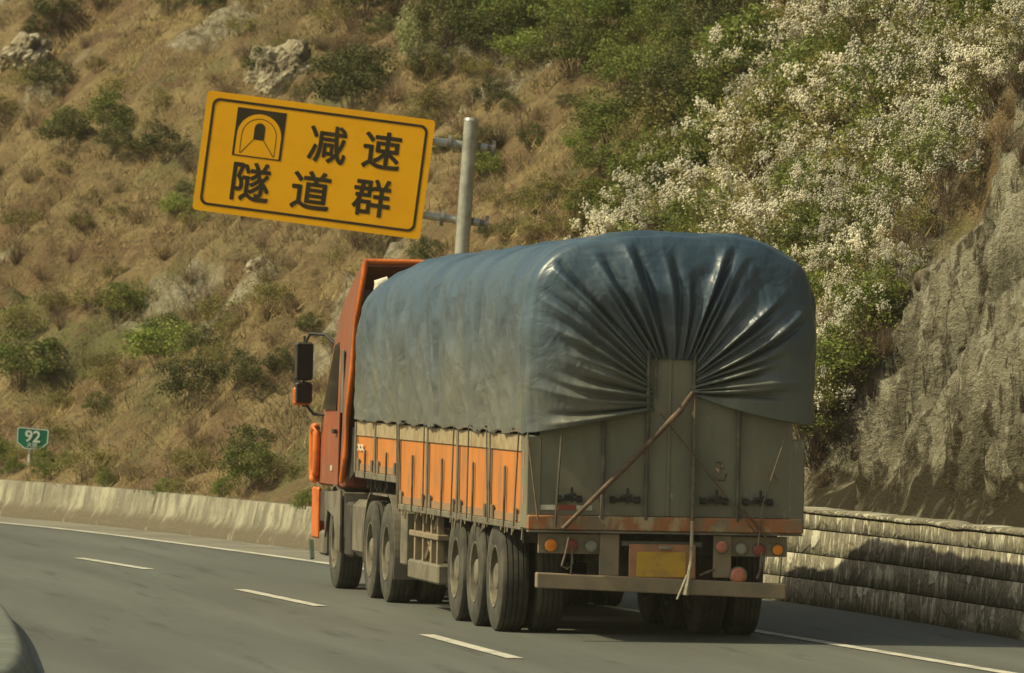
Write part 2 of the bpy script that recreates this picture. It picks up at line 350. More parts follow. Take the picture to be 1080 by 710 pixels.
EN = normals(EC); WN = normals(WC)
for _ in range(30): WN[1:-1] = (WN[:-2]+WN[1:-1]*2+WN[2:])/4
g = MB(); g.add([(-2500, -2500, -.12), (2500, -2500, -.12), (2500, 2500, -.12), (-2500, 2500, -.12)], [(0, 1, 2, 3)])
tag(g.build('ground', M['ground']), kind='structure')
# carriageways: wide sheet following the edge line
offs = np.linspace(-24, 4.5, 30)
V = np.concatenate([np.c_[EC + EN*o, np.zeros(len(EC))] for o in offs]); 
tag(fastmesh('road', V, gridfaces(len(offs), len(EC)), M['asphalt'], col={'lane': np.repeat(offs, len(EC))}), kind='structure')
# shoulder outside edge line (concrete strip on the far left part)
def ribbon(name, C, N, o0, o1, z, mat, dash=None, kind='structure'):
    V = np.concatenate([np.c_[C+N*o0, np.full(len(C), z)], np.c_[C+N*o1, np.full(len(C), z)]])
    return fastmesh(name, V, gridfaces(2, len(C)), mat)
sel = (EC[:, 1] > 18)
k = smooth01(18, 26, EC[:, 1])[:, None]
V = np.concatenate([np.c_[EC+EN*(.10), np.full(len(EC), .004)], np.c_[EC+EN*(.10+2.2*k), np.full(len(EC), .004)]])
Vs = V.reshape(2, len(EC), 3)[:, sel].reshape(-1, 3)
tag(fastmesh('road_shoulder', Vs, gridfaces(2, sel.sum()), M['shoulder']), kind='structure')
V = np.concatenate([np.c_[EC+EN*-.08, np.full(len(EC), .008)], np.c_[EC+EN*.08, np.full(len(EC), .008)]])
tag(fastmesh('edge_line', V, gridfaces(2, len(EC)), M['paintline']), kind='structure')
dl = MB()
for (p, q) in [((-3.143, 24.54), (-2.70, 20.17)), ((-2.40, 13.2), (-2.14, 8.22)), ((-2.06, .90), (-2.00, -4.16)), ((-1.75, -13.2), (-1.6, -18.4)), ((-4.4, 36), (-3.75, 31)), ((-6.6, 47.5), (-5.3, 42.5)), ((-1.2, -28), (-.9, -33)), ((-10.5, 58.5), (-8.3, 53.5))]:
    d = (Vector((*q, 0))-Vector((*p, 0))).normalized(); s_ = Vector((d.y, -d.x, 0))*.075
    a_ = Vector((*p, .008)); c_ = Vector((*q, .008)); dl.add([a_-s_, c_-s_, c_+s_, a_+s_], [(0, 1, 2, 3)])
tag(dl.build('lane_line', M['paintline']), kind='structure')
# lane line edge of the inner side
V = np.concatenate([np.c_[EC+EN*-7.45, np.full(len(EC), .008)], np.c_[EC+EN*-7.3, np.full(len(EC), .008)]])
# raised median with rounded near end
MP = catmull([(-12.5, -18.6), (-9.8, -18.2), (-7.9, -16.5), (-6.95, -13.5), (-6.45, -9.5), (-6.14, -5.5), (-5.84, -.8), (-5.66, 3), (-5.6, 7), (-5.8, 11), (-6.6, 18), (-7.6, 26), (-9.6, 36), (-12.4, 46), (-17, 60), (-24, 74)], 10)
MP, mt_ = resample(MP, step=.3); MN = normals(MP)
prof = [(-.12, 0), (-.16, .09), (-.24, .20), (-.27, .22), (-.30, .225), (-.60, .225), (-.66, .2), (-.68, .1)]
V = np.concatenate([np.c_[MP+MN*o, np.full(len(MP), z)] for o, z in prof]); uv = np.concatenate([np.c_[mt_, np.full(len(MP), z)] for o, z in prof])
tag(fastmesh('median_kerb', V, gridfaces(len(prof), len(MP)), M['kerb'], uv=uv, smooth=False), 'low grey concrete median kerb with rounded end at lower left of road', 'kerb')
back = np.array([(-24, 74), (-32, 74), (-18, 20), (-15, -12)])
poly = [(*(p+n_*-.67), .2) for p, n_ in zip(MP, MN)] + [(-36, 74, .2), (-20, 20, .2), (-16.5, -18.5, .2)]
tag(MB().add(poly, [tuple(range(len(poly)))]).build('median_soil', M['ground']), kind='structure')

# ------------------------------------------------------------------ roadside walls
def sweep_wall(name, sel, prof, mat, top=None, parent=None, n_=1):
    C = WC[sel]; N = WN[sel]; T = WT[sel]
    V = np.concatenate([np.c_[C+N*o, np.full(len(C), z)*(1 if top is None else top[sel])] for o, z in prof])
    L = np.r_[0, np.cumsum([math.hypot(prof[i+1][0]-prof[i][0], prof[i+1][1]-prof[i][1]) for i in range(len(prof)-1)])]
    uv = np.concatenate([np.c_[T, np.full(len(C), l)] for l in L])
    return fastmesh(name, V, gridfaces(len(prof), len(C)), mat, uv=uv, parent=parent)
y_ = WC[:, 1]
t_of_y0 = lambda yy: np.interp(yy, WC[:, 1], WT)
selR = (y_ > -45) & (y_ < 19); selL = (y_ > 18.6)
rw = sweep_wall('stone_retaining_wall', selR, [(.014, 0), (.014+.075, .99), (.5, 1.0)], M['mortar'])
tag(rw, 'whitewash-flaked stone retaining wall with dark joints behind the truck at right', 'wall')
zc = [(0.0, .270), (.280, .538), (.548, .805), (.815, .985)]
for i, (z0, z1) in enumerate(zc):
    # each course has an uneven face
    C = WC[selR]; N = WN[selR]; T = WT[selR]
    w_ = .006*np.array([noise.noise((t*1.3, i*9.1, 0))+.5*noise.noise((t*5, i*3, 2)) for t in T])
    wz = .006*np.array([noise.noise((t*1.1, i*5.1, 3)) for t in T])
    rows = []
    for (z, ins) in ((z0, .012), (z0+.004, .0), ((z0+z1)/2, 0), (z1-.004, .0), (z1, .012)):
        rows.append(np.c_[C+N*((.075*z)+ins+w_)[:, None], z+wz])
    V = np.concatenate(rows); zz = [z0, z0+.02, (z0+z1)/2, z1-.02, z1]
    uv = np.concatenate([np.c_[T+i*3.37, np.full(len(T), z)] for z in zz])
    fastmesh('stone_course', V, gridfaces(5, len(T)), M['masonry'], uv=uv, parent=rw, smooth=False)
C = WC[selR]; N = WN[selR]; T = WT[selR]
rows = []
cz = np.array([.02*noise.noise((t*.9, 2, 3))+.014*noise.noise((t*4, 2, 3)) for t in T])
for o, z in ((.07, .98), (.05, .99), (.055, 1.02), (.09, 1.035), (.42, 1.04), (.45, .98)): rows.append(np.c_[C+N*o, z+cz])
V = np.concatenate(rows); uv = np.concatenate([np.c_[T, np.full(len(T), i*.1)] for i in range(6)])
fastmesh('coping', V, gridfaces(6, len(T)), M['masonry'], uv=uv, parent=rw)
bt = .565 + .30*smooth01(27, 19, y_)
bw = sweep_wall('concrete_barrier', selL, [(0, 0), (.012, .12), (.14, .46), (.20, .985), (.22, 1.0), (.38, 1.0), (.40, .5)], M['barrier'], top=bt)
for tq in np.arange(t_of_y0(22), WT[-1]-10, 6.0):
    i_ = int(np.argmin(abs(WT-tq))); c_ = WC[i_]; n__ = WN[i_]; dd = np.array([-n__[1], n__[0]])*.012; h0 = float(bt[i_])
    pj = [c_+n__*o for o in (-.004, .136, .196, .38)]; zj = [.0, .46*h0, .985*h0, 1.004*h0]
    MB().add([(*(p-dd), z) for p, z in zip(pj, zj)]+[(*(p+dd), z) for p, z in zip(pj, zj)], [(k, k+1, k+5, k+4) for k in range(3)]).build('expansion_joint', M['mortar'], bw)
tag(bw, 'long low stained concrete barrier along the outside of the bend at left', 'barrier')

# ------------------------------------------------------------------ hillside
ts = []
t = WT[0]; t_of_y = lambda yy: np.interp(yy, WC[:, 1], WT)
ta, tb, tc_ = t_of_y(-12), t_of_y(2), t_of_y(17)
while t < WT[-1]:
    ts.append(t); t += .09 if tb-3 < t < tc_ else (.28 if ta < t < t_of_y(75) else .8)
ts = np.array(ts)
ss = [0]
while ss[-1] < 60: ss.append(ss[-1] + (.09 if ss[-1] < 5 else .22 if ss[-1] < 16 else 1.0))
ss = np.array(ss)
TT, SS = np.meshgrid(ts, ss, indexing='ij')
CX = np.interp(TT, WT, WC[:, 0]); CY = np.interp(TT, WT, WC[:, 1]); NX = np.interp(TT, WT, WN[:, 0]); NY = np.interp(TT, WT, WN[:, 1])
s0 = .30
X = CX+NX*(SS+s0); Y = CY+NY*(SS+s0)
ty = CY   # y of the wall at this station
base = 1.0 + (.50-1.0)*smooth01(15, 26, ty)
bnz = np.array([noise.noise((a*.9, b_*.7, 77)) for a, b_ in zip(TT.ravel(), SS.ravel())]).reshape(TT.shape)
rk = 1-smooth01(12.7, 14.2, ty + bnz*1.3)
slope = 1.75*(1-smooth01(12.8, 19, ty)) + .98*smooth01(12.8, 19, ty)*(1-smooth01(24, 36, ty)) + .80*smooth01(24, 36, ty)
prof_s = np.where(SS < 9, SS, 9+(SS-9)*.8)
bench = .35*smooth01(0, .8, SS)*0
Z = base + slope*prof_s*(1-.25*smooth01(20, 60, SS))
fx = np.empty(X.size); rx = np.empty(X.size); px_ = np.empty(X.size)
Xf, Yf, Sf, Tf, Rf = X.ravel(), Y.ravel(), SS.ravel(), TT.ravel(), rk.ravel()
for i in range(X.size):
    s_ = Sf[i]; tt_ = Tf[i]
    p = Vector((Xf[i], Yf[i], 0))
    if s_ > 26:
        fx[i] = noise.noise(p*.06)*3.0; rx[i] = 0; px_[i] = 0; continue
    a = noise.noise((tt_*.16 - s_*.10, s_*.08, 3.0))*1.5 + noise.noise((tt_*.5 - s_*.3, s_*.25, 9.0))*.62   # gullies run downhill, slanting
    gq = noise.noise((tt_*.20 + s_*.12, s_*.05, 31.0)) + .25*noise.noise((tt_*.9, s_*.9, 4.0)); a -= 1.5*max(0, .16-abs(gq))/.16*.55
    gq = noise.noise((tt_*.55 - s_*.35, s_*.12, 57.0)) + .25*noise.noise((tt_*1.9, s_*1.5, 4.0)); a -= .5*max(0, .16-abs(gq))/.16*.6
    a += noise.fractal((tt_*1.3, s_*1.3, 1.0), .8, 2.1, 3)*.22
    fx[i] = a*min(1, s_/2.5)
    q = Vector((tt_*.55 + s_*.75, s_*.30 - tt_*.2, 5.0))
    rx[i] = noise.ridged_multi_fractal(q*1.1, .8, 2.2, 6, 1.0, 2.0)*.42 - .42 + (noise.voronoi(q*1.1)[0][0])*.12 + noise.fractal(q*2.6+Vector((3,3,3)), .8, 2.1, 4)*.06
    px_[i] = noise.noise((tt_*.3, s_*.35, 40.0))
fx = fx.reshape(X.shape); rx = rx.reshape(X.shape); px_ = px_.reshape(X.shape)
edge_damp = smooth01(0, .5, SS)
Z = Z + fx*(1-rk*.75) 
X = X + NX*(-rx*rk*edge_damp*1.2)*1.0; Y = Y + NY*(-rx*rk*edge_damp*1.2); Z = Z + rx*rk*edge_damp*.4
Z = np.maximum(Z, base-.12)
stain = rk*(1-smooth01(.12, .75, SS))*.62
pale = smooth01(.16, .36, px_)*.7
TV = np.stack([X, Y, Z], -1).reshape(-1, 3); TF = gridfaces(len(ts), len(ss))
hill = fastmesh('hillside', TV, TF, M['soil'], smooth=True, col={'rock': rk.ravel(), 'stain': stain.ravel(), 'pale': pale.ravel()})
tag(hill, kind='structure')
# warm valley haze
m_, n_h, b_h = newmat('haze'); n_h.nodes.remove(b_h); pv = n_h.nodes.new('ShaderNodeVolumePrincipled')
pv.inputs['Color'].default_value = (1, .95, .78, 1); pv.inputs['Density'].default_value = .00022; pv.inputs['Anisotropy'].default_value = .2
n_h.links.new(pv.outputs[0], [x for x in n_h.nodes if x.type == 'OUTPUT_MATERIAL'][0].inputs['Volume'])
hz = MB().box((-120, -90, -1.2), (130, 190, float(TV[:, 2].max())+3)).build('haze', m_); tag(hz, kind='stuff', label='thin warm haze filling the valley air', cat='haze')
BV = BVHTree.FromPolygons([tuple(v) for v in TV], [tuple(f) for f in TF.tolist()])
def hit(px, py):
    r = Vector(ray(px, py)).normalized()
    o = BV.ray_cast(Vector(CP) + r*40, r, 400)
    return o[0]
def drop(x, y):
    o = BV.ray_cast(Vector((x, y, 200)), Vector((0, 0, -1)), 400); return o[0]
exec_veg = True

# ------------------------------------------------------------------ dry grass on the slope
def grass():
    Vv = []; tint = []
    sel_t = rng.random(60000)
    n_t = 0
    t0, t1 = t_of_y(13), t_of_y(95)
    N = 60000
    tq = t0 + (t1-t0)*rng.random(N)**1.1; sq = 17*rng.random(N)
    gx = np.interp(tq, WT, WC[:, 0])+np.interp(tq, WT, WN[:, 0])*(sq+s0); gy = np.interp(tq, WT, WC[:, 1])+np.interp(tq, WT, WN[:, 1])*(sq+s0)
    ti = np.clip(np.searchsorted(ts, tq), 0, len(ts)-1); si = np.clip(np.searchsorted(ss, sq), 0, len(ss)-1)
    P3 = TV.reshape(len(ts), len(ss), 3)[ti, si] + np.c_[rng.uniform(-.1, .1, (N, 2)), np.full(N, -.03)]
    dens = np.array([noise.noise((a*.7, b*.7, 20)) for a, b in zip(gx, gy)])
    hue = np.array([noise.noise((a*.35, b*.35, 60)) for a, b in zip(gx, gy)])
    keep = dens > -.12
    P3 = P3[keep]; hue = hue[keep]; N = len(P3)
    B = 8
    base_ = np.repeat(P3, B, 0) + np.c_[rng.normal(0, .11, (N*B, 2)), np.zeros(N*B)]
    hgt = (rng.uniform(.06, .20, N*B)*np.repeat(rng.uniform(.5, 1.5, N), B))[:, None]
    az = rng.uniform(0, 2*PI, N*B); dirv = np.c_[np.cos(az), np.sin(az)]
    lean = rng.uniform(.2, 1.5, N*B)[:, None]
    wd = rng.uniform(.005, .012, N*B)[:, None]; per = np.c_[-np.sin(az*1.7), np.cos(az*1.7)]
    tip = base_ + np.c_[dirv*lean*hgt + np.array([[-.12, .02]])*hgt, hgt]
    A = base_ - np.c_[per*wd, np.zeros(N*B)]; Cc = base_ + np.c_[per*wd, np.zeros(N*B)]
    V = np.stack([A, Cc, tip], 1).reshape(-1, 3)
    Fc = np.arange(len(V)).reshape(-1, 3)
    tn = np.clip(.45 + 1.2*np.repeat(hue, B) + rng.normal(0, .2, N*B), 0, 1)
    o = fastmesh('dry_grass', V, Fc, M['grass'], col={'tint': np.repeat(tn, 3)})
    tag(o, 'straw coloured dry grass covering the hillside', 'grass', kind='stuff')
grass()

# ------------------------------------------------------------------ shrubs
def leafcloud(name, pts, size, mat, parent=None, tintv=None, aspect=2.0, up=.3):
    N = len(pts); a = rng.normal(0, 1, (N, 3)); a[:, 2] *= .6; a /= np.linalg.norm(a, axis=1)[:, None]
    c = rng.normal(0, 1, (N, 3)); b_ = np.cross(a, c); b_ /= np.linalg.norm(b_, axis=1)[:, None]
    sz = (size*rng.uniform(.6, 1.3, N))[:, None]
    p = np.asarray(pts)
    V = np.stack([p - a*sz, p - b_*sz/aspect, p + a*sz, p + b_*sz/aspect], 1).reshape(-1, 3)
    tn = rng.uniform(0, 1, N) if tintv is None else np.clip(tintv + rng.normal(0, .15, N), 0, 1)
    return fastmesh(name, V, np.arange(4*N).reshape(-1, 4), mat, parent=parent, col={'tint': np.repeat(tn, 4)})
def twigs(name, root_r, H, Rr, n_, mat, parent=None, th=.006, segs=4):
    Vs = []; Fs = []; tn = []
    tips = []
    for i in range(n_):
        az = random.uniform(0, 2*PI); rr = root_r*math.sqrt(random.random()); p = np.array([rr*math.cos(az), rr*math.sin(az), -.08])
        out = random.uniform(.15, 1)*Rr; h = H*random.uniform(.55, 1.0)*(1-.35*(out/Rr)**2)
        az2 = az + random.uniform(-.7, .7); end = np.array([out*math.cos(az2), out*math.sin(az2), h])
        mid = (p+end)/2 + np.array([0, 0, h*.12]) + rng.normal(0, .05*H, 3)
        side = np.array([-math.sin(az2), math.cos(az2), 0]); s2 = np.array([math.cos(az2), math.sin(az2), 0])
        prev = None; t_ = random.random()
        for j in range(segs+1):
            u = j/segs; c_ = (1-u)**2*p + 2*u*(1-u)*mid + u*u*end; r_ = th*(1-.75*u)
            b = len(Vs); Vs += [c_+side*r_, c_-side*r_*.5+s2*r_*.87, c_-side*r_*.5-s2*r_*.87]; tn += [t_]*3
            if prev is not None:
                for k in range(3):
                    l = (k+1) % 3; Fs.append((prev+k, prev+l, b+l, b+k))
            prev = b
        tips.append(end)
        # side twigs
    return fastmesh(name, np.array(Vs), np.array(Fs), mat, parent=parent, col={'tint': np.array(tn)}), np.array(tips)
def blob(H, Rr, ncl, per, spread):
    """points in clumps over an uneven dome; returns points and per-clump tint"""
    P_ = []; T_ = []
    for i in range(ncl):
        d = rng.normal(0, 1, 3); d[2] = abs(d[2])*.9; d /= np.linalg.norm(d); rr = rng.uniform(.45, 1.0)
        c_ = np.array([d[0]*Rr*rr, d[1]*Rr*rr, H*.42 + d[2]*H*.5*rr - H*.12*(1-d[2])])
        k = int(per*rng.uniform(.5, 1.4)); q = rng.normal(0, 1, (k, 3)); q /= np.linalg.norm(q, axis=1)[:, None]; q *= (rng.random(k)**.5)[:, None]
        P_.append(c_ + q*np.array([spread, spread, spread*.7])*rng.uniform(.6, 1.2)); T_.append(np.full(k, rng.uniform(.1, .9)))
    return np.concatenate(P_), np.concatenate(T_)
PROTO = {}
def proto(kind, H, Rr, ncl, per, spread, lsize, leaf, ntw, thick=.008, flower=0, fsz=.0165, name='shrub', twmat='bark'):
    root = empty(name, (0, 0, -50))
    st_, tips = twigs('stems', Rr*.15, H*.92, Rr*.85, ntw, M[twmat], root, thick)
    reg(root, st_)
    if per:
        P_, T_ = blob(H, Rr, ncl, per, spread)
        lf = leafcloud('foliage', P_, lsize, M[leaf], root, T_); reg(root, lf)
    if flower:
        C_, _ = blob(H*1.06, Rr*1.05, flower, 13, .13)
        pp = []
        for c_ in C_:
            k = rng.integers(3, 8); pp.append(c_ + rng.normal(0, 1, (k, 3))*np.array([.014, .014, .03]))
        pp = np.concatenate(pp); k = len(pp)
        O = np.array([[1,0,0],[-1,0,0],[0,1,0],[0,-1,0],[0,0,1],[0,0,-1]], float)
        sc = fsz*rng.uniform(.5, 1.2, k)
        V = (pp[:, None, :] + O[None]*sc[:, None, None]*rng.uniform(.7, 1.2, (k, 6, 1))).reshape(-1, 3)
        Ft = np.array([[0,2,4],[2,1,4],[1,3,4],[3,0,4],[2,0,5],[1,2,5],[3,1,5],[0,3,5]])
        Fc = (np.arange(k)[:, None, None]*6 + Ft[None]).reshape(-1, 3)
        fl = fastmesh('blossom', V, Fc, M['flower'], parent=root, col={'tint': np.repeat(rng.random(k), 6)}); reg(root, fl)
    PROTO.setdefault(kind, []).append(root); return root
for i in range(3): proto('green', 1.0, .62, 46, 85, .20, .026, 'leafgreen', 16)
for i in range(2): proto('dark', 1.0, .62, 46, 85, .20, .026, 'leafdark', 16)
for i in range(2): proto('olive', .8, .62, 36, 62, .20, .024, 'leafolive', 30, .006)
for i in range(2): proto('bright', 1.0, .60, 46, 75, .20, .028, 'leafbright', 16)
for i in range(4): proto('flower', 1.1, .65, 34, 42, .19, .024, 'leafolive' if i % 2 else 'leafgreen', 44, .006, flower=27, name='flowering_shrub')
for i in range(3): proto('dry', .75, .6, 16, 34, .18, .018, 'twig', 130, .0045, twmat='twig', name='dry_shrub')
used = {}
def plant(kind, loc, size, label, group=None, cat='shrub', rz=None, squash=None):
    lst = PROTO[kind]; i = used.get(kind, 0); used[kind] = i+1
    src = lst[i % len(lst)]
    r = src if i < len(lst) else copy_tree(src)
    r.location = loc; r.rotation_euler = (random.uniform(-.12, .12), random.uniform(-.12, .12), random.uniform(0, 2*PI))
    sq = random.uniform(.85, 1.15) if squash is None else squash
    r.scale = (size*random.uniform(.9, 1.1), size*random.uniform(.9, 1.1), size*sq)
    tag(r, label, cat, group); return r
def ppm(p): return F/((np.array(p)-CP) @ FW)
def plant_px(kind, px, py, hpx, label, group=None, **kw):
    h = hit(px, py)
    if h is None: return None
    return plant(kind, h-Vector((0, 0, .08)), hpx/ppm(h), label, group, **kw)
# prominent plants seen one by one (foot of the plant in the photograph)
for (k, x, y, s_, lab) in [
    ('green', 22, 408, 82, 'round green bush at the far left edge, above the kilometre sign'),
    ('bright', 172, 388, 66, 'bright green bush in the gully left of the truck mirror'),
    ('green', 128, 335, 50, 'small green bush uphill and left of the brightest gully bush'),
    ('dark', 196, 428, 66, 'dark olive bush low in the gully, just downhill of the bright one'),
    ('green', 112, 142, 56, 'green bush left of the tunnel sign near the top left'),
    ('dark', 168, 170, 54, 'dark bush close to the left edge of the tunnel sign'),
    ('green', 270, 512, 60, 'green bush standing behind the concrete barrier, left of the cab'),
    ('olive', 95, 504, 60, 'olive bush behind the barrier just right of the kilometre sign'),
    ('olive', 232, 345, 52, 'olive shrub beside the bare sandy chute'),
    ('bright', 188, 226, 34, 'small bright shrub left of the lower left corner of the tunnel sign'),
    ('dark', 372, 118, 76, 'dark bush above the middle of the tunnel sign'),
    ('dark', 60, 24, 50, 'dark bush at the top edge, upper left corner'),
    ('dark', 385, 18, 70, 'dark green bush at the top edge above the tunnel sign'),
    ('bright', 512, 188, 40, 'small green shrub touching the right side of the sign pole'),
    ('green', 642, 150, 70, 'green bush on the spur right of the sign pole'),
    ('green', 622, 228, 52, 'green shrub low on the spur above the tarpaulin'),
    ('olive', 300, 508, 40, 'low olive shrub nearest to the cab behind the barrier'),
    ('green', 65, 140, 34, 'small green shrub at upper left beside a rusty patch')]:
    plant_px(k, x, y, s_, lab)
pt = plant_px('bright', 437, 72, 60, 'slender pale green young tree at the top, left of the sign pole', cat='tree')
if pt:
    pt.scale = (pt.scale[0]*.62, pt.scale[1]*.62, pt.scale[2]*1.35); pt.name = 'young_tree'
    for c_ in pt.children:
        if c_.name.startswith('foliage'):
            c_.data = c_.data.copy(); c_.data.materials[0] = M['leafpale']; c_.name = 'crown'
        else: c_.name = 'trunk'
LM = [(22, 370, 'the big bush at far left'), (34, 463, 'the green kilometre sign'), (172, 350, 'the bright green gully bush'), (110, 110, 'the green bush at upper left'), (20, 60, 'the upper left rock'),
      (285, 60, 'the pale rock outcrop'), (225, 225, 'the tunnel sign corner at lower left'), (215, 105, 'the tunnel sign corner at upper left'), (330, 245, 'the lower edge of the tunnel sign'), (440, 125, 'the tunnel sign corner at upper right'),
      (440, 245, 'the tunnel sign corner at lower right'), (322, 390, 'the truck mirror'), (375, 280, 'the cab roof'), (497, 127, 'the sign pole top'), (490, 235, 'the lower pole clamp'), (437, 35, 'the pale young tree'),
      (320, 530, 'the barrier end beside the cab'), (150, 515, 'the concrete barrier middle'), (590, 262, 'the left tarpaulin shoulder'), (700, 248, 'the crest of the tarpaulin'), (840, 275, 'the right tarpaulin shoulder'),
      (860, 440, 'the tarpaulin corner at lower right'), (642, 115, 'the green spur bush'), (1070, 10, 'the top right corner'), (1000, 210, 'the rock face top'), (925, 395, 'the rock face edge'), (870, 520, 'the rock face foot'),
      (560, 20, 'the green thicket left end'), (780, 20, 'the green thicket right end'), (800, 150, 'the blossom upper left edge'), (930, 90, 'the densest blossom'), (900, 200, 'the blossoming slope middle')]
USEDL = set()
KW = {'green': 'green leafy', 'bright': 'bright yellow-green', 'dark': 'dark olive', 'olive': 'olive brown', 'dry': 'brown twiggy', 'flower': 'white-flowered'}
def where(x, y, k=0):
    d, lx, ly, nm = sorted(((x-a)**2+(y-b_)**2, a, b_, nm) for a, b_, nm in LM)[k]; d = math.sqrt(d)
    if d < 22: return 'right against ' + nm
    an = math.degrees(math.atan2(ly-y, x-lx)) % 360
    dr = ['to the right of', 'up and right of', 'above', 'up and left of', 'to the left of', 'down and left of', 'below', 'down and right of'][int((an+22.5)//45) % 8]
    return ('close by, ' if d < 48 else '') + dr + ' ' + nm
def mass(kind, x, y, dy, sz, noun, group, tail=''):
    global USEDL
    szw = 'small ' if sz < 34 else 'tall ' if sz > 72 else ''
    for k in range(24):
        lab = f'{szw}{KW[kind]} {noun} {where(x, y, k)}'
        if lab not in USEDL and len(lab.replace(',', ' ').split()) <= 16: break
    USEDL.add(lab); return plant_px(kind, x, y+dy, sz, lab, group)
def inpoly(x, y, P):
    c = False
    for i in range(len(P)):
        (x1, y1), (x2, y2) = P[i], P[i-1]
        if (y1 > y) != (y2 > y) and x < (x2-x1)*(y-y1)/(y2-y1)+x1: c = not c
    return c
def scatter(poly, n_, mind, seed):
    r = random.Random(seed); xs = [p[0] for p in poly]; ys = [p[1] for p in poly]; out = []; tries = 0
    while len(out) < n_ and tries < 6000:
        tries += 1; x = r.uniform(min(xs), max(xs)); y = r.uniform(min(ys), max(ys))
        if inpoly(x, y, poly) and all((x-a)**2+(y-b_)**2*1.6 > mind**2 for a, b_ in out): out.append((x, y))
    return out
# green thicket on top of the picture
U = random.uniform; CHO = random.choice
for x, y in scatter([(455, -10), (640, -10), (800, -10), (810, 60), (750, 110), (700, 140), (640, 60), (560, 52), (470, 44)], 34, 26, 3):
    mass(CHO(['green', 'green', 'bright', 'dark']), x, y, 22, U(52, 86), 'bush', 'bushes of the green thicket at the top')
for x, y in scatter([(600, 130), (690, 130), (760, 90), (780, 140), (720, 190), (660, 230), (610, 200)], 18, 28, 4):
    mass(CHO(['green', 'bright', 'olive', 'olive', 'dry']), x, y, 18, U(40, 64), 'shrub', 'mixed shrubs on the spur')
for x, y in scatter([(520, 200), (600, 190), (650, 245), (640, 262), (540, 262)], 14, 22, 14):
    mass(CHO(['olive', 'olive', 'dry', 'dry', 'bright']), x, y, 10, U(24, 44), 'shrub', 'mixed shrubs on the spur')
# white blossom
for x, y in scatter([(620, 262), (660, 225), (700, 165), (740, 110), (800, 60), (850, 20), (900, -20), (1100, -30), (1100, 60), (1050, 110), (1000, 180), (960, 240), (940, 310), (905, 380), (875, 440), (862, 470), (840, 400), (840, 262)], 128, 26, 5):
    kd = 'flower' if random.random() < (.80 if x > 760 else .55) else CHO(['green', 'dry', 'olive', 'bright'])
    mass(kd, x, y, 26, U(56, 104), 'shrub', 'shrubs of the blossoming thicket')
for x, y in scatter([(1090, 40), (1090, 150), (1050, 165), (1000, 220), (955, 320), (920, 400), (870, 500), (858, 480), (890, 400), (930, 300), (970, 200), (1030, 110)], 40, 19, 6):
    mass('dry', x, y, 8, U(34, 60), 'shrub', 'dry shrubs fringing the rock face')
# dry and olive scrub on the far slope
for x, y in scatter([(-20, -20), (600, -20), (600, 270), (360, 560), (-20, 510)], 190, 22, 8):
    mass(CHO(['dry', 'dry', 'dry', 'olive', 'olive', 'dark']), x, y, 8, U(20, 50), 'bush', 'low scrub scattered on the dry hillside')
for x, y in scatter([(330, -20), (600, -20), (600, 250), (510, 260), (460, 110), (330, 90)], 26, 24, 18):
    mass(CHO(['dry', 'dry', 'olive', 'dark']), x, y, 8, U(24, 50), 'bush', 'low scrub scattered on the dry hillside')
for x, y in scatter([(-20, 470), (330, 520), (330, 545), (-20, 515)], 26, 14, 9):
    mass(CHO(['olive', 'dry', 'green']), x, y, 6, U(24, 44), 'weed bush', 'weedy shrubs behind the barrier')
# unused originals of a kind stay out of the scene
for kd, lst in PROTO.items():
    for i, r in enumerate(lst):
        if i >= used.get(kd, 0):
            for c_ in list(r.children): bpy.data.objects.remove(c_)
            bpy.data.objects.remove(r)
# rock outcrops
def outcrop(px, py, wpx, hpx, label, seed):
    h = hit(px, py)
    k = ppm(h); bm = bmesh.new(); bmesh.ops.create_icosphere(bm, subdivisions=5, radius=1)
    for v in bm.verts:
        p = v.co.copy(); q = p*1.2+Vector((seed, 0, 0))
        d = 1 + noise.fractal(q, .8, 2.1, 5)*.35 + noise.ridged_multi_fractal(q*1.6, .9, 2.2, 4, 1, 2)*.12
        v.co = Vector((p.x*wpx/k*.5*d, p.y*.5*d, p.z*hpx/k*.5*d))
    me = bpy.data.meshes.new('rock_outcrop'); bm.to_mesh(me); bm.free(); me.materials.append(M['outcrop'])
    o = bpy.data.objects.new('rock_outcrop', me); COL.objects.link(o); o.location = h + Vector((.15, .25, 0)); o.rotation_euler = (R(10), R(-35), R(-20))
    tag(o, label, 'rock')
M['outcrop'] = worn('pale outcrop stone', (.40, .35, .24), (.24, .20, .13), 3, .4, .6, .95, c3=(.10, .08, .05), sc3=4, lo3=.52, hi3=.62, bd=.08)
outcrop(285, 84, 75, 60, 'pale broken rock outcrop just above the tunnel pictogram of the sign', 1.0)
outcrop(18, 62, 50, 40, 'pale weathered rock outcrop in the upper left corner', 5.0)
outcrop(268, 285, 34, 26, 'small pale rock below the left part of the tunnel sign', 9.0)

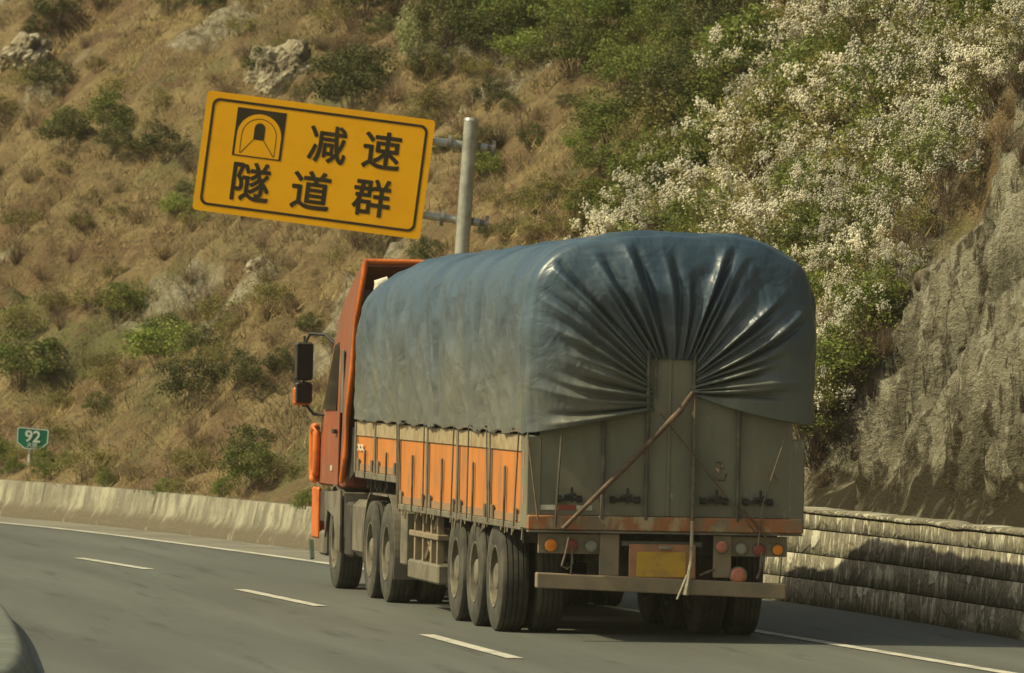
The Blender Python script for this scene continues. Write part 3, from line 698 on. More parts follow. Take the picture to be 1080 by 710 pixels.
# ------------------------------------------------------------------ signs
def textmesh(txt, size, bold=0, ext=.002):
    cu = bpy.data.curves.new('t', 'FONT'); cu.body = txt; cu.size = size; cu.align_x = 'CENTER'; cu.align_y = 'CENTER'; cu.offset = bold; cu.extrude = ext; cu.resolution_u = 4
    o = bpy.data.objects.new('t', cu); COL.objects.link(o)
    dg = bpy.context.evaluated_depsgraph_get(); dg.update()
    me = bpy.data.meshes.new_from_object(o.evaluated_get(dg)); bpy.data.objects.remove(o)
    vs = [v.co.copy() for v in me.vertices]; fs = [tuple(p.vertices) for p in me.polygons]
    if vs:
        cx = (min(v.x for v in vs)+max(v.x for v in vs))/2; cy = (min(v.y for v in vs)+max(v.y for v in vs))/2
        vs = [Vector((v.x-cx, v.y-cy, v.z)) for v in vs]
    return vs, fs
M['bracket'] = worn('dull dark bracket steel', (.15, .14, .12), (.22, .21, .18), 6, rough=.6)
# big tunnel sign; built in a local frame then tilted as a whole
SD = 97.0
def at(px, py, d=SD): return Vector(CP + ray(px, py)*d)
kk = F/SD
pole_top = at(497, 127); pole_low = at(463, 606)
sign_root = empty('tunnel_warning_sign', pole_low)
tag(sign_root, 'tilted yellow road sign with tunnel pictogram and five black characters on a grey pole', 'road sign')
# follow pole line downwards to the slope
d_ = (pole_low-pole_top).normalized(); bo = BV.ray_cast(pole_top, d_, 40)[0]
foot = (bo + d_*.3) if bo else pole_low
sign_root.location = foot
MB().tube([foot, pole_top], 7.6/kk, 20).build('pole', M['galv'], sign_root, auto=40)
MB().tube([pole_top - d_*-.005, pole_top + d_*-.03], [8.2/kk, 7.0/kk], 20).build('pole_cap', M['galv'], sign_root, auto=40)
fwd = Vector(FW)
def quad_frame(c00, c10, c01):   # top-left, top-right, bottom-left
    ex = (c10-c00).normalized(); ey = (c01-c00); ey = (ey - ex*ey.dot(ex)).normalized(); return ex, -ey, ex.cross(-ey)
TL, TR, BL = at(218, 95), at(458, 127), at(204, 221)
SW = (TR-TL).length; SH = (BL-TL).length
ex, ey, ez = quad_frame(TL, TR, BL)   # ez points towards the camera
org = (TR+BL)/2
def sp(x, y, z=0): return org + ex*x + ey*y + ez*z     # local metres from sign centre
def to_sign(vs, x, y, z, sc=1): return [sp(x+v.x*sc, y+v.y*sc, z+v.z) for v in vs]
def rrect(w_, h_, r, n_=6):
    out = []
    for cx, cy, a0 in ((w_/2-r, h_/2-r, 0), (-w_/2+r, h_/2-r, 90), (-w_/2+r, -h_/2+r, 180), (w_/2-r, -h_/2+r, 270)):
        for k in range(n_+1):
            a = R(a0+90*k/n_); out.append((cx+r*math.cos(a), cy+r*math.sin(a)))
    return out
def plate(poly, z0, z1, mi=0, mb=None):
    mb = mb or MB(); n_ = len(poly)
    mb.add([sp(x, y, z0) for x, y in poly]+[sp(x, y, z1) for x, y in poly], [tuple(range(n_)), tuple(range(n_, 2*n_))]+[(i, (i+1) % n_, (i+1) % n_+n_, i+n_) for i in range(n_)], mi); return mb
def ringplate(outer, inner, z0, z1, mb=None):
    mb = mb or MB(); n_ = len(outer)
    mb.add([sp(x, y, z1) for x, y in outer]+[sp(x, y, z1) for x, y in inner]+[sp(x, y, z0) for x, y in outer]+[sp(x, y, z0) for x, y in inner],
           [(i, (i+1) % n_, (i+1) % n_+n_, i+n_) for i in range(n_)] + [(i, i+2*n_, (i+1) % n_+2*n_, (i+1) % n_) for i in range(n_)] + [(i+n_, i+3*n_, (i+1) % n_+3*n_, (i+1) % n_+n_) for i in range(n_)]); return mb
pan = plate(rrect(SW, SH, .05), -.035, 0).build('sign_panel', M['signyellow'], sign_root)
u = SW/242.
ringplate(rrect(SW-13*u, SH-13*u, .10), rrect(SW-18.5*u, SH-18.5*u, .08), .001, .004).build('border', M['signblack'], pan)
def lp(px, py):   # photo pixel -> sign local metres
    q = Vector(ray(px, py)); d = (org-Vector(CP)).dot(ez)/q.dot(ez); p = Vector(CP)+q*d-org; return p.dot(ex), p.dot(ey)
for ch, px, py, wpx in (('减', 345.5, 152.5, 39), ('速', 403, 159, 39), ('隧', 264.5, 192, 39), ('道', 328, 201, 40), ('群', 392, 208.5, 39)):
    vs, fs = textmesh(ch, 1.0, 0)
    hx = max(max(v.x for v in vs), .01)*2; sc = wpx/kk/hx
    x, y = lp(px, py)
    me_ = MB()
    for q_, (dx, dy) in enumerate(((0, 0), (1, 0), (-1, 0), (0, 1), (0, -1), (.7, .7), (-.7, .7), (.7, -.7), (-.7, -.7))):
        me_.add([sp(x+v.x*sc+dx*.85*u, y+v.y*sc+dy*.85*u, .002+.0002*q_+(.001 if v.z > 0 else -.001)) for v in vs], fs)
    me_.build('character', M['signblack'], pan)
# pictogram: black square, yellow arch, inner arch line, dark opening, road lines
cx, cy = lp(273.5, 141.5); q = 52/kk/2
def arch(w_, top, bot, n_=18): return [(cx-w_, cy+bot)] + [(cx-w_*math.cos(PI*k/n_), cy+top-w_+w_*math.sin(PI*k/n_)) for k in range(n_+1)] + [(cx+w_, cy+bot)]
pic = plate([(cx-q, cy-q*.98), (cx+q, cy-q*.98), (cx+q, cy+q*.98), (cx-q, cy+q*.98)], .001, .004).build('pictogram', M['signblack'], pan)
plate(arch(q*.90, q*.80, -q*.93), .0042, .0058).build('tunnel_arch', M['signyellow'], pic)
o1 = arch(q*.72, q*.62, -q*.86); i1 = arch(q*.69, q*.59, -q*.86)
ln = MB(); n_ = len(o1)
ln.add([sp(x, y, .0072) for x, y in o1]+[sp(x, y, .0072) for x, y in i1], [(i, i+1, i+1+n_, i+n_) for i in range(n_-1)])
for sx in (-1, 1):
    ln.add([sp(cx+sx*q*.18, cy-q*.24, .0075), sp(cx+sx*q*.22, cy-q*.24, .0075), sp(cx+sx*q*.70, cy-q*.86, .0075), sp(cx+sx*q*.655, cy-q*.86, .0075)], [(0, 1, 2, 3)])
ln.build('arch_line', M['signblack'], pic)
plate([(cx-.22*q, cy-.25*q)]+[(cx-.22*q*math.cos(PI*k/10), cy+.22*q+.22*q*math.sin(PI*k/10)) for k in range(11)]+[(cx+.22*q, cy-.25*q)], .006, .0078).build('tunnel_opening', M['signblack'], pic)
for (a, b_) in (((300, 130), (514, 157)), ((300, 207), (506, 235))):
    pa, pb = at(*a)+fwd*.12, at(*b_)+fwd*.12
    if a[1] == 130: pa, pb = at(300, 130)+fwd*.11, at(514, 156)+fwd*.11
    arm = MB().tube([pa, pb], 4.2/kk, 12).build('arm', M['galv'], sign_root, auto=40)
    # clamp: two flanges round the pole
    c_ = pb + (pa-pb)*(17/214.); cl = MB()
    cl.tube([c_+d_*-.05, c_+d_*.05], 10.5/kk, 18)
    dirx = (pb-pa).normalized()
    for sgn in (-1, 1):
        e = c_+dirx*sgn*.30; 
        cl.tube([e-dirx*.025-fwd*.05, e+dirx*.025-fwd*.05], .11, 12)
    cl.tube([c_-dirx*.42, c_+dirx*.30], .045, 8)
    cl.build('clamp', M['bracket'], sign_root, auto=40)
for xx in (-.8, .8):
    a, b_ = sp(xx, SH*.42, -.06), sp(xx, -SH*.42, -.06); MB().tube([a, b_], .03, 8).build('stiffener', M['galv'], sign_root)
# kilometre sign 92
KD = 113.5; kq = F/KD
kr = empty('kilometre_sign', at(30, 508, KD)); tag(kr, 'small green shield-shaped kilometre sign reading 92 behind the barrier', 'road sign')
bo = BV.ray_cast(at(31, 478, KD), Vector((0, 0, -1)), 20)[0]; kfoot = bo if bo else at(30, 510, KD)
kfoot = Vector((at(30, 500, KD).x, at(30, 500, KD).y, min(kfoot.z, at(30, 506, KD).z)))
kr.location = kfoot
MB().tube([kfoot-Vector((0, 0, .2)), at(32, 475, KD)+fwd*.05], 2.6/kq, 10).build('post', M['galv'], kr, auto=40)
kex, key, kez = quad_frame(at(18, 450, KD), at(51, 453, KD), at(17, 474, KD)); korg = at(34.3, 463.0, KD)
def kp(x, y, z=0): return korg+kex*x+key*y+kez*z
h_ = 1/kq
shield = [(-16.5, 11.5), (16, 11.5), (17, 10), (17, -3.5), (9.5, -11), (-8, -11.5), (-16.8, -5), (-17.5, 9.5)]
def kplate(sc, z0, z1):
    pts = [(x*h_*sc, y*h_*sc) for x, y in shield]; n_ = len(pts); mb = MB()
    return mb.add([kp(x, y, z0) for x, y in pts]+[kp(x, y, z1) for x, y in pts], [tuple(range(n_)), tuple(range(n_, 2*n_))]+[(i, (i+1) % n_, (i+1) % n_+n_, i+n_) for i in range(n_)])
kb = kplate(1.0, -.012, 0).build('shield_plate', M['signgreen'], kr)
pa = [(x*h_*.97, y*h_*.97) for x, y in shield]; pb = [(x*h_*.90, y*h_*.88) for x, y in shield]; n_ = len(pa)
MB().add([kp(x, y, .002) for x, y in pa]+[kp(x, y, .002) for x, y in pb], [(i, (i+1) % n_, (i+1) % n_+n_, i+n_) for i in range(n_)]).build('border', M['signwhite'], kb)
for tx, sx, yy, wpx in (('92', 0, 2.6, 16.5), ('大丽', 0, -6.4, 11)):
    vs, fs = textmesh(tx, 1.0, .02 if tx == '92' else .012); hx = max(v.x for v in vs)*2; sc = wpx*h_/hx
    MB().add([kp(v.x*sc, yy*h_+v.y*sc, .005+v.z) for v in vs], fs).build('lettering', M['signwhite'], kb)

# ------------------------------------------------------------------ cargo truck
T = empty('cargo_truck', (0, 7, 0))
tag(T, 'dirty orange articulated cargo truck with grey tail doors, driving away in the right lane', 'truck')
HW = 1.275
P = lambda name, mb, m, par=T, **k: mb.build(name, m, par, **k)
# chassis
ch = MB()
for sx in (-.42, .42):
    ch.box((sx-.07, .15, .80), (sx+.07, 12.0, 1.03)); ch.box((sx-.06, 8.6, .62), (sx+.06, 15.6, .84))
for yy in (.3, 1.4, 2.9, 4.2, 5.6, 7, 8.4, 10, 11.5, 13.2): ch.box((-1.1 if yy < 12 else -.5, yy-.05, .86), (1.1 if yy < 12 else .5, yy+.05, 1.0))
P('chassis', ch, M['chassis'])
for yy in (2.2, 3.5, 4.8, 9.9, 11.2, 14.3): P('axle', MB().tube([(-.62, yy, .52), (.62, yy, .52)], .075, 10), M['chassis'])
ax = MB()
for yy in (2.85, 4.15): 
    for sx in (-.42, .42): ax = MB(); ax.box((sx-.05, yy-.5, .55), (sx+.05, yy+.5, .64)); ax.box((sx-.05, yy-.06, .6), (sx+.05, yy+.06, .85)); P('leaf_spring', ax, M['chassis'])
bxo('deck', (-1.22, .12, 1.02), (1.22, 8.68, 1.13), M['chassis'], T); bxo('deck', (-1.22, 8.68, 1.28), (1.22, 12.05, 1.40), M['chassis'], T)
# side panels, frames ribs and posts
def side_panel(y0, y1, z0, z1, sx):
    xo = HW*sx; xi = (HW-.045)*sx; g_ = .018
    pnl = MB(); a, b_ = sorted((xo, xi)); pnl.box((a, y0+g_, z0+.0), (b_, y1-g_, z1-.16))
    o = P('side_panel', pnl, M['orange'])
    # frame around and pressed rib
    fr = MB(); e = .012*sx; a, b_ = sorted((xo+e, xo-.01*sx))
    fr.box((a, y0+g_, z0-.03), (b_, y1-g_, z0+.045)); fr.box((a, y0+g_, z0+.045), (b_, y0+g_+.045, z1-.17)); fr.box((a, y1-g_-.045, z0+.045), (b_, y1-g_, z1-.17))
    fr.build('panel_frame', M['stripeo'] , o)
    tp = MB(); a2, b2 = sorted((xo+.016*sx, xi)); tp.box((a2, y0+g_, z1-.157), (b2, y1-g_, z1), 0, .006); tp.build('top_rail', M['stripe'], o)
    hn = MB(); ym = (y0+y1)/2; a3, b3 = sorted((xo+.012*sx, xo+.032*sx))
    hn.box((a3, ym-.022, z0+.16), (b3, ym+.022, z1-.30), 0, .006); hn.box((a3, ym-.012, z0-.1), (b3, ym+.012, z0+.16)); hn.build('latch_bar', M['bar'], o)
    for yy in (y0+.25, y1-.25):
        MB().box((a3, yy-.05, z0-.02), (b3, yy+.05, z0+.10), 0, .006).build('hinge', M['dustmetal'], o)
M['stripeo'] = worn('dusty panel frame', (.25, .165, .09), (.33, .16, .07), 6, .4, .65, .7, c3=(.17, .14, .10), sc3=9, lo3=.58, hi3=.7)
ysR = [.34, 2.3, 4.43, 6.56, 8.70]; ysF = [8.74, 10.55, 12.15]
for sx in (-1, 1):
    for a, b_ in zip(ysR[:-1], ysR[1:]): side_panel(a, b_, 1.10, 1.88, sx)
    for a, b_ in zip(ysF[:-1], ysF[1:]): side_panel(a, b_, 1.38, 1.88, sx)
    for yy in ysR[1:] + [10.55, 12.18]:
        z0 = 1.02 if yy < 9 else 1.32
        a, b_ = sorted((HW*sx+.03*sx, (HW-.07)*sx)); P('side_post', MB().box((a, yy-.035, z0), (b_, yy+.035, 1.87), 0, .006), M['dustmetal'])
    a, b_ = sorted((HW*sx+.02*sx, (HW-.10)*sx))
    P('side_sill', MB().box((a, .34, 1.0), (b_, 8.72, 1.065), 0, .008), M['dustmetal']); P('side_sill', MB().box((a, 8.72, 1.27), (b_, 12.18, 1.345), 0, .008), M['dustmetal'])
    a, b_ = sorted((HW*sx+.02*sx, (HW-.12)*sx))
    P('corner_post', MB().box((a, -.01, 1.02), (b_, .33, 1.88), 0, .012), M['doorgrey'])
    tp = MB()
    for i in range(2): tp.box((HW*sx+(.021 if sx > 0 else -.0235), .14, 1.25+i*.32), (HW*sx+(.0235 if sx > 0 else -.021), .19, 1.41+i*.32))
    P('reflective_tape', tp, M['faded_red'])
P('front_board', MB().box((-1.24, 12.12, 1.34), (1.24, 12.18, 2.9)), M['cab_red'])
# hanging frayed edge under the sill
for i in range(36):
    fr = MB()
    yy = .2+8.4*random.random(); l = random.uniform(.02, .11); fr.tube([(-HW-.012, yy, 1.02), (-HW-.018, yy+random.uniform(-.03, .03), 1.02-l)], .009, 4)
    P('frayed_strip', fr, M['rope'])
# tail doors
xs = [-1.18, -.59, -.186, .244, .665, 1.18]
for i in range(5):
    zt = 2.70 if i == 2 else 2.33
    P('tail_door_panel', MB().box((xs[i]+.006, .0, 1.155), (xs[i+1]-.006, .05, zt)), M['doorgrey'])
for i in range(1, 5):
    P('locking_bar', MB().tube([(xs[i], -.035, 1.12), (xs[i], -.035, 2.68 if i in (2, 3) else 2.28)], .020, 10), M['bar'], auto=40)
P('door_rib', MB().box((.005, -.012, 1.16), (.035, .0, 2.66), 0, .003), M['doorgrey'])
P('locking_bar', MB().tube([(-.115, -.03, 2.24), (-.115, -.03, 2.68)], .012, 8), M['bar'], auto=40)
for xc, hw in ((-.90, .12), (-.38, .14), (.45, .13), (.86, .14)):
    l = MB(); l.box((xc-hw, -.05, 1.285), (xc+hw, -.018, 1.315), 0, .006); l.box((xc-hw, -.03, 1.27), (xc-hw+.05, -.002, 1.335)); l.box((xc+hw-.05, -.03, 1.27), (xc+hw, -.002, 1.335))
    l.tube([(xc+.02, -.05, 1.27), (xc+.02, -.05, 1.41)], .012, 8); l.tube([(xc-.05, -.055, 1.325), (xc+.06, -.055, 1.345)], .016, 8)
    P('door_latch', l, M['black'])
tp = MB(); tp.box((-1.16, -.006, 1.20), (-1.0, -.001, 1.245)); P('reflective_tape', tp, M['white'])
P('reflective_tape', MB().box((-.995, -.006, 1.20), (-.83, -.001, 1.245)), M['red'])
P('reflective_tape', MB().box((-.825, -.006, 1.20), (-.68, -.001, 1.245)), M['white'])
P('rear_sill', MB().box((-HW-.01, -.045, 1.015), (HW+.01, .10, 1.15), 0, .012), M['rustsill'])
P('rear_sill', MB().box((-HW, -.055, .995), (HW, .08, 1.012)), M['dustmetal'])
# light boards, uprights, plate, underrun beam
zs = .0
LB = [(-1.17, -.58), (.62, 1.15)]
for (a, b_) in LB: P('light_board', MB().box((a, .03, .80), (b_, .06, .985), 0, .006), M['beam'])
for (a, b_) in ((-.60, -.42), (.46, .625)): P('upright_bracket', MB().box((a, -.01, .60), (b_, .05, .99), 0, .008), M['beam'])
b0 = MB(); b0.add([(-1.19, -.06, .485), (1.13, -.06, .415), (1.13, .06, .415), (-1.19, .06, .485), (-1.19, -.06, .625), (1.13, -.06, .555), (1.13, .06, .555), (-1.19, .06, .625)], [(3,2,1,0),(4,5,6,7),(0,1,5,4),(1,2,6,5),(2,3,7,6),(3,0,4,7)])
bo_ = P('underrun_beam', b0, M['beam']); bv = bo_.modifiers.new('bevel', 'BEVEL'); bv.width = .012; bv.segments = 2
P('cross_bar', MB().box((-.40, -.0, .88), (.35, .03, .925)), M['bar'])
pf = P('plate_holder', MB().box((-.33, -.02, .585), (.29, .01, .90), 0, .008), M['plateframe'])
MB().box((-.26, -.028, .60), (.20, -.0205, .83), 0, .003).build('number_plate', M['plate'], pf)
MB().box((-.06, -.06, .855), (.06, -.021, .885), 0, .006).build('plate_lamp', M['lens'], pf)
def lamp(x, z, r, mat, y=.03, name='tail_lamp'):
    m_ = MB(); rings = [(r*1.15, 0), (r*1.15, .02), (r, .028)]
    m_.tube([(x, y+.0, z), (x, y-.022, z)], r*1.18, 20); o = P(name, m_, M['dustmetal'], auto=40)
    MB().tube([(x, y-.0225, z), (x, y-.034, z), (x, y-.040, z)], [r, r*.93, r*.6], 20).build('lens', M[mat], o, auto=60)
lamp(-1.055, .875, .058, 'amber'); lamp(-.68, .875, .055, 'lens'); lamp(.72, .87, .055, 'lens'); lamp(1.06, .865, .05, 'amber')
lamp(-.865, .875, .058, 'red'); lamp(.885, .865, .055, 'red'); lamp(.69, .625, .072, 'faded_red', .0, 'round_reflector'); lamp(.53, .885, .055, 'faded_red', -.01, 'round_reflector')
# cloth scrap and cables hanging below the lights
cb = MB()
cb.tube([(-.90, -.06, .95), (-.93, -.06, .80), (-.96, -.05, .69), (-.91, -.05, .66), (-.86, -.05, .71), (-.87, -.05, .82), (-.85, -.05, .90)], .011, 6)
P('cable', MB().tube([(-.86, -.05, .84), (-.875, -.05, .62)], .009, 6), M['rope']); P('cable', MB().tube([(.33, -.02, .62), (.47, -.02, .68)], .012, 6), M['rope']); P('cable', MB().tube([(.90, -.05, .85), (.89, -.05, .68), (.86, -.05, .60)], .012, 6), M['rope'])
P('cable', cb, M['rope'])
for sx in (-1, 1):
    pass
P('mud_flap', MB().box((-.55, 1.0, .45), (.5, 1.02, .82)), M['chassis'])
# mudguards, tool boxes, landing gear
for sx in (-1, 1):
    x0, x1 = sorted((1.24*sx, .62*sx))
    def arcguard(yc, r, a0, a1, name='mudguard'):
        m_ = MB(); n_ = 14; vs = []
        for k in range(n_+1):
            a = R(a0+(a1-a0)*k/n_)
            for rr in (r, r+.02): vs += [(x0, yc+rr*math.cos(a), .52+rr*math.sin(a)), (x1, yc+rr*math.cos(a), .52+rr*math.sin(a))]
        fs = []
        for k in range(n_):
            b_ = k*4; fs += [(b_, b_+1, b_+5, b_+4), (b_+2, b_+6, b_+7, b_+3), (b_, b_+4, b_+6, b_+2), (b_+1, b_+3, b_+7, b_+5)]
        fs += [(0, 2, 3, 1), (n_*4, n_*4+1, n_*4+3, n_*4+2)]
        m_.add(vs, fs); P(name, m_, M['dustmetal'])
    arcguard(14.3, .62, -5, 185)
    arcguard(9.9, .60, 100, 205); arcguard(11.2, .60, -15, 80)
    a, b_ = sorted((1.235*sx, .64*sx))
    P('mudguard', MB().box((a, 9.95, 1.105), (b_, 11.15, 1.125)), M['dustmetal'])
    # tank and boxes on the tractor
    a, b_ = sorted((1.22*sx, .60*sx))
    P('fuel_tank', MB().box((a, 12.0, .40), (b_, 12.95, 1.02), 0, .07), M['dustmetal'])
    P('wheel_skirt', MB().box((a, 13.62, .58), (b_, 13.66, 1.08), 0, .01), M['dustmetal'])
    P('wheel_skirt', MB().prism([(13.62, .42), (14.0, .50), (14.2, .80), (14.75, .86), (14.95, .55), (15.0, 1.06), (13.62, 1.10)], 'x', sx*1.255-.01, sx*1.255+.01), M['dustmetal'])
    P('step_box', MB().box((a, 13.0, .38), (b_, 13.55, .98), 0, .03), M['chassis'])
    # trailer side: low box, plate, braces
    a, b_ = sorted((1.20*sx, .70*sx))
    P('tool_box', MB().box((a, 6.35, .30), (b_, 8.55, .50), 0, .02), M['dustmetal'])
    P('side_plate', MB().box((a, 8.75, .42), (a+.5, 9.15, .98), 0, .02), M['dustmetal'])
    P('landing_leg', MB().box((.78*sx-.06, 8.1, .22), (.78*sx+.06, 8.24, 1.05), 0, .01), M['dustmetal'])
    br = MB()
    br.box((a, 6.4, .74), (b_, 8.5, .80), 0, .01)
    for yy in (6.55, 7.0, 7.6, 8.2): br.box((1.15*sx-.03, yy-.05, .5), (1.15*sx+.03, yy+.05, 1.0))
    br.tube([(1.14*sx, 6.7, .98), (1.14*sx, 7.6, .52)], .025, 6); br.tube([(1.14*sx, 7.9, .98), (1.14*sx, 7.2, .6)], .02, 6)
    P('side_brace', br, M['chassis'] if sx > 0 else M['beam'])
    P('air_tank', MB().tube([(1.0*sx, 6.9, .62), (1.0*sx, 7.9, .62)], .11, 14), M['dustmetal'], auto=40)
    bt_ = MB()
    for i in range(26):
        yy = random.uniform(8.8, 12.1); bt_.box((1.12*sx-.05, yy-.04, 1.16+random.uniform(-.03, .05)), (1.12*sx+.05, yy+.04, 1.27))
    bt_.box((1.0*sx-.04, 8.75, 1.12), (1.0*sx+.04, 12.1, 1.2)); P('underfloor_gear', bt_, M['chassis'])
# wheels
def lathe(prof, n_=40, xoff=0):
    m_ = MB(); vs = []; k = len(prof)
    for i in range(n_):
        a = 2*PI*i/n_
        for (x, r) in prof: vs.append((x+xoff, r*math.cos(a), r*math.sin(a)))
    fs = []
    for i in range(n_):
        j = (i+1) % n_
        for q_ in range(k-1): fs.append((i*k+q_, i*k+q_+1, j*k+q_+1, j*k+q_))
    m_.add(vs, fs); return m_
tw = .14
tprof = [(-tw+.02, .29), (-tw, .33), (-tw-.004, .40), (-tw+.004, .47), (-tw+.018, .508), (-tw+.035, .518)]
for g0 in (-.075, -.025, .025, .075): tprof += [(g0-.007, .52), (g0-.006, .506), (g0+.006, .506), (g0+.007, .52)]
tprof += [(tw-.035, .518), (tw-.018, .508), (tw-.004, .47), (tw+.004, .40), (tw, .33), (tw-.02, .29), (-tw+.02, .29)]
rprof_deep = [(-.10, .298), (-.135, .293), (-.128, .275), (-.09, .268), (-.03, .262), (.03, .245), (.045, .20), (.045, .165), (.01, .15), (-.07, .135), (-.11, .12), (-.125, .09), (-.125, .001)]
def make_wheel(flip, rprof, loc, par):
    t_ = lathe(tprof); lugs = MB()
    o = t_.build('wheel', M['tyre']); o.data.polygons.foreach_set('use_smooth', [True]*len(o.data.polygons)); o.data.set_sharp_from_angle(angle=R(35))
    r_ = lathe(rprof)
    for k in range(24):
        a = 2*PI*k/10; r_.tube([(.05, .18*math.cos(a), .18*math.sin(a)), (.015, .18*math.cos(a), .18*math.sin(a))], .016, 6)
    rm = r_.build('rim', M['rim']); rm.data.polygons.foreach_set('use_smooth', [True]*len(rm.data.polygons)); rm.data.set_sharp_from_angle(angle=R(35))
    rm.parent = o; reg(o, rm); o.parent = par; return o
W0 = make_wheel(False, rprof_deep, None, T)
def wheel_at(x, y, flip, rot, first=[True]):
    o = W0 if first[0] else copy_tree(W0, T); first[0] = False
    o.parent = T; o.location = (x, y-7, .52); o.rotation_euler = (rot, 0, PI if flip else 0); return o
for yy in (2.2, 3.5, 4.8, 9.9, 11.2):
    for sx in (-1, 1):
        wheel_at(sx*1.115, yy, sx > 0, random.uniform(0, 6)); wheel_at(sx*.775, yy, sx < 0, random.uniform(0, 6))
for sx in (-1, 1):
    wheel_at(sx*1.10, 14.3, sx > 0, random.uniform(0, 6))
# cab -------------------------------------------------------------
def prism_taper(poly, xfun, y_shift=0):
    """poly in (y,z); half width by z"""
    n_ = len(poly); vs = [(-xfun(p), p[0], p[1]) for p in poly] + [(xfun(p), p[0], p[1]) for p in poly]
    return MB().add(vs, [tuple(range(n_)), tuple(range(2*n_-1, n_-1, -1))] + [(i, i+n_, (i+1) % n_+n_, (i+1) % n_) for i in range(n_)])
cabpoly = [(13.72, 1.12), (13.72, 2.95), (13.9, 3.02), (14.9, 2.92), (15.1, 2.8), (15.75, 1.95), (15.95, 1.5), (16.0, 1.12)]
xw = lambda p: 1.23 if p[1] < 2.0 else 1.23-.07*(p[1]-2.0)
cab = prism_taper(cabpoly, xw).build('cab_body', M['cab'], T); bvm = cab.modifiers.new('bevel', 'BEVEL'); bvm.width = .05; bvm.segments = 3
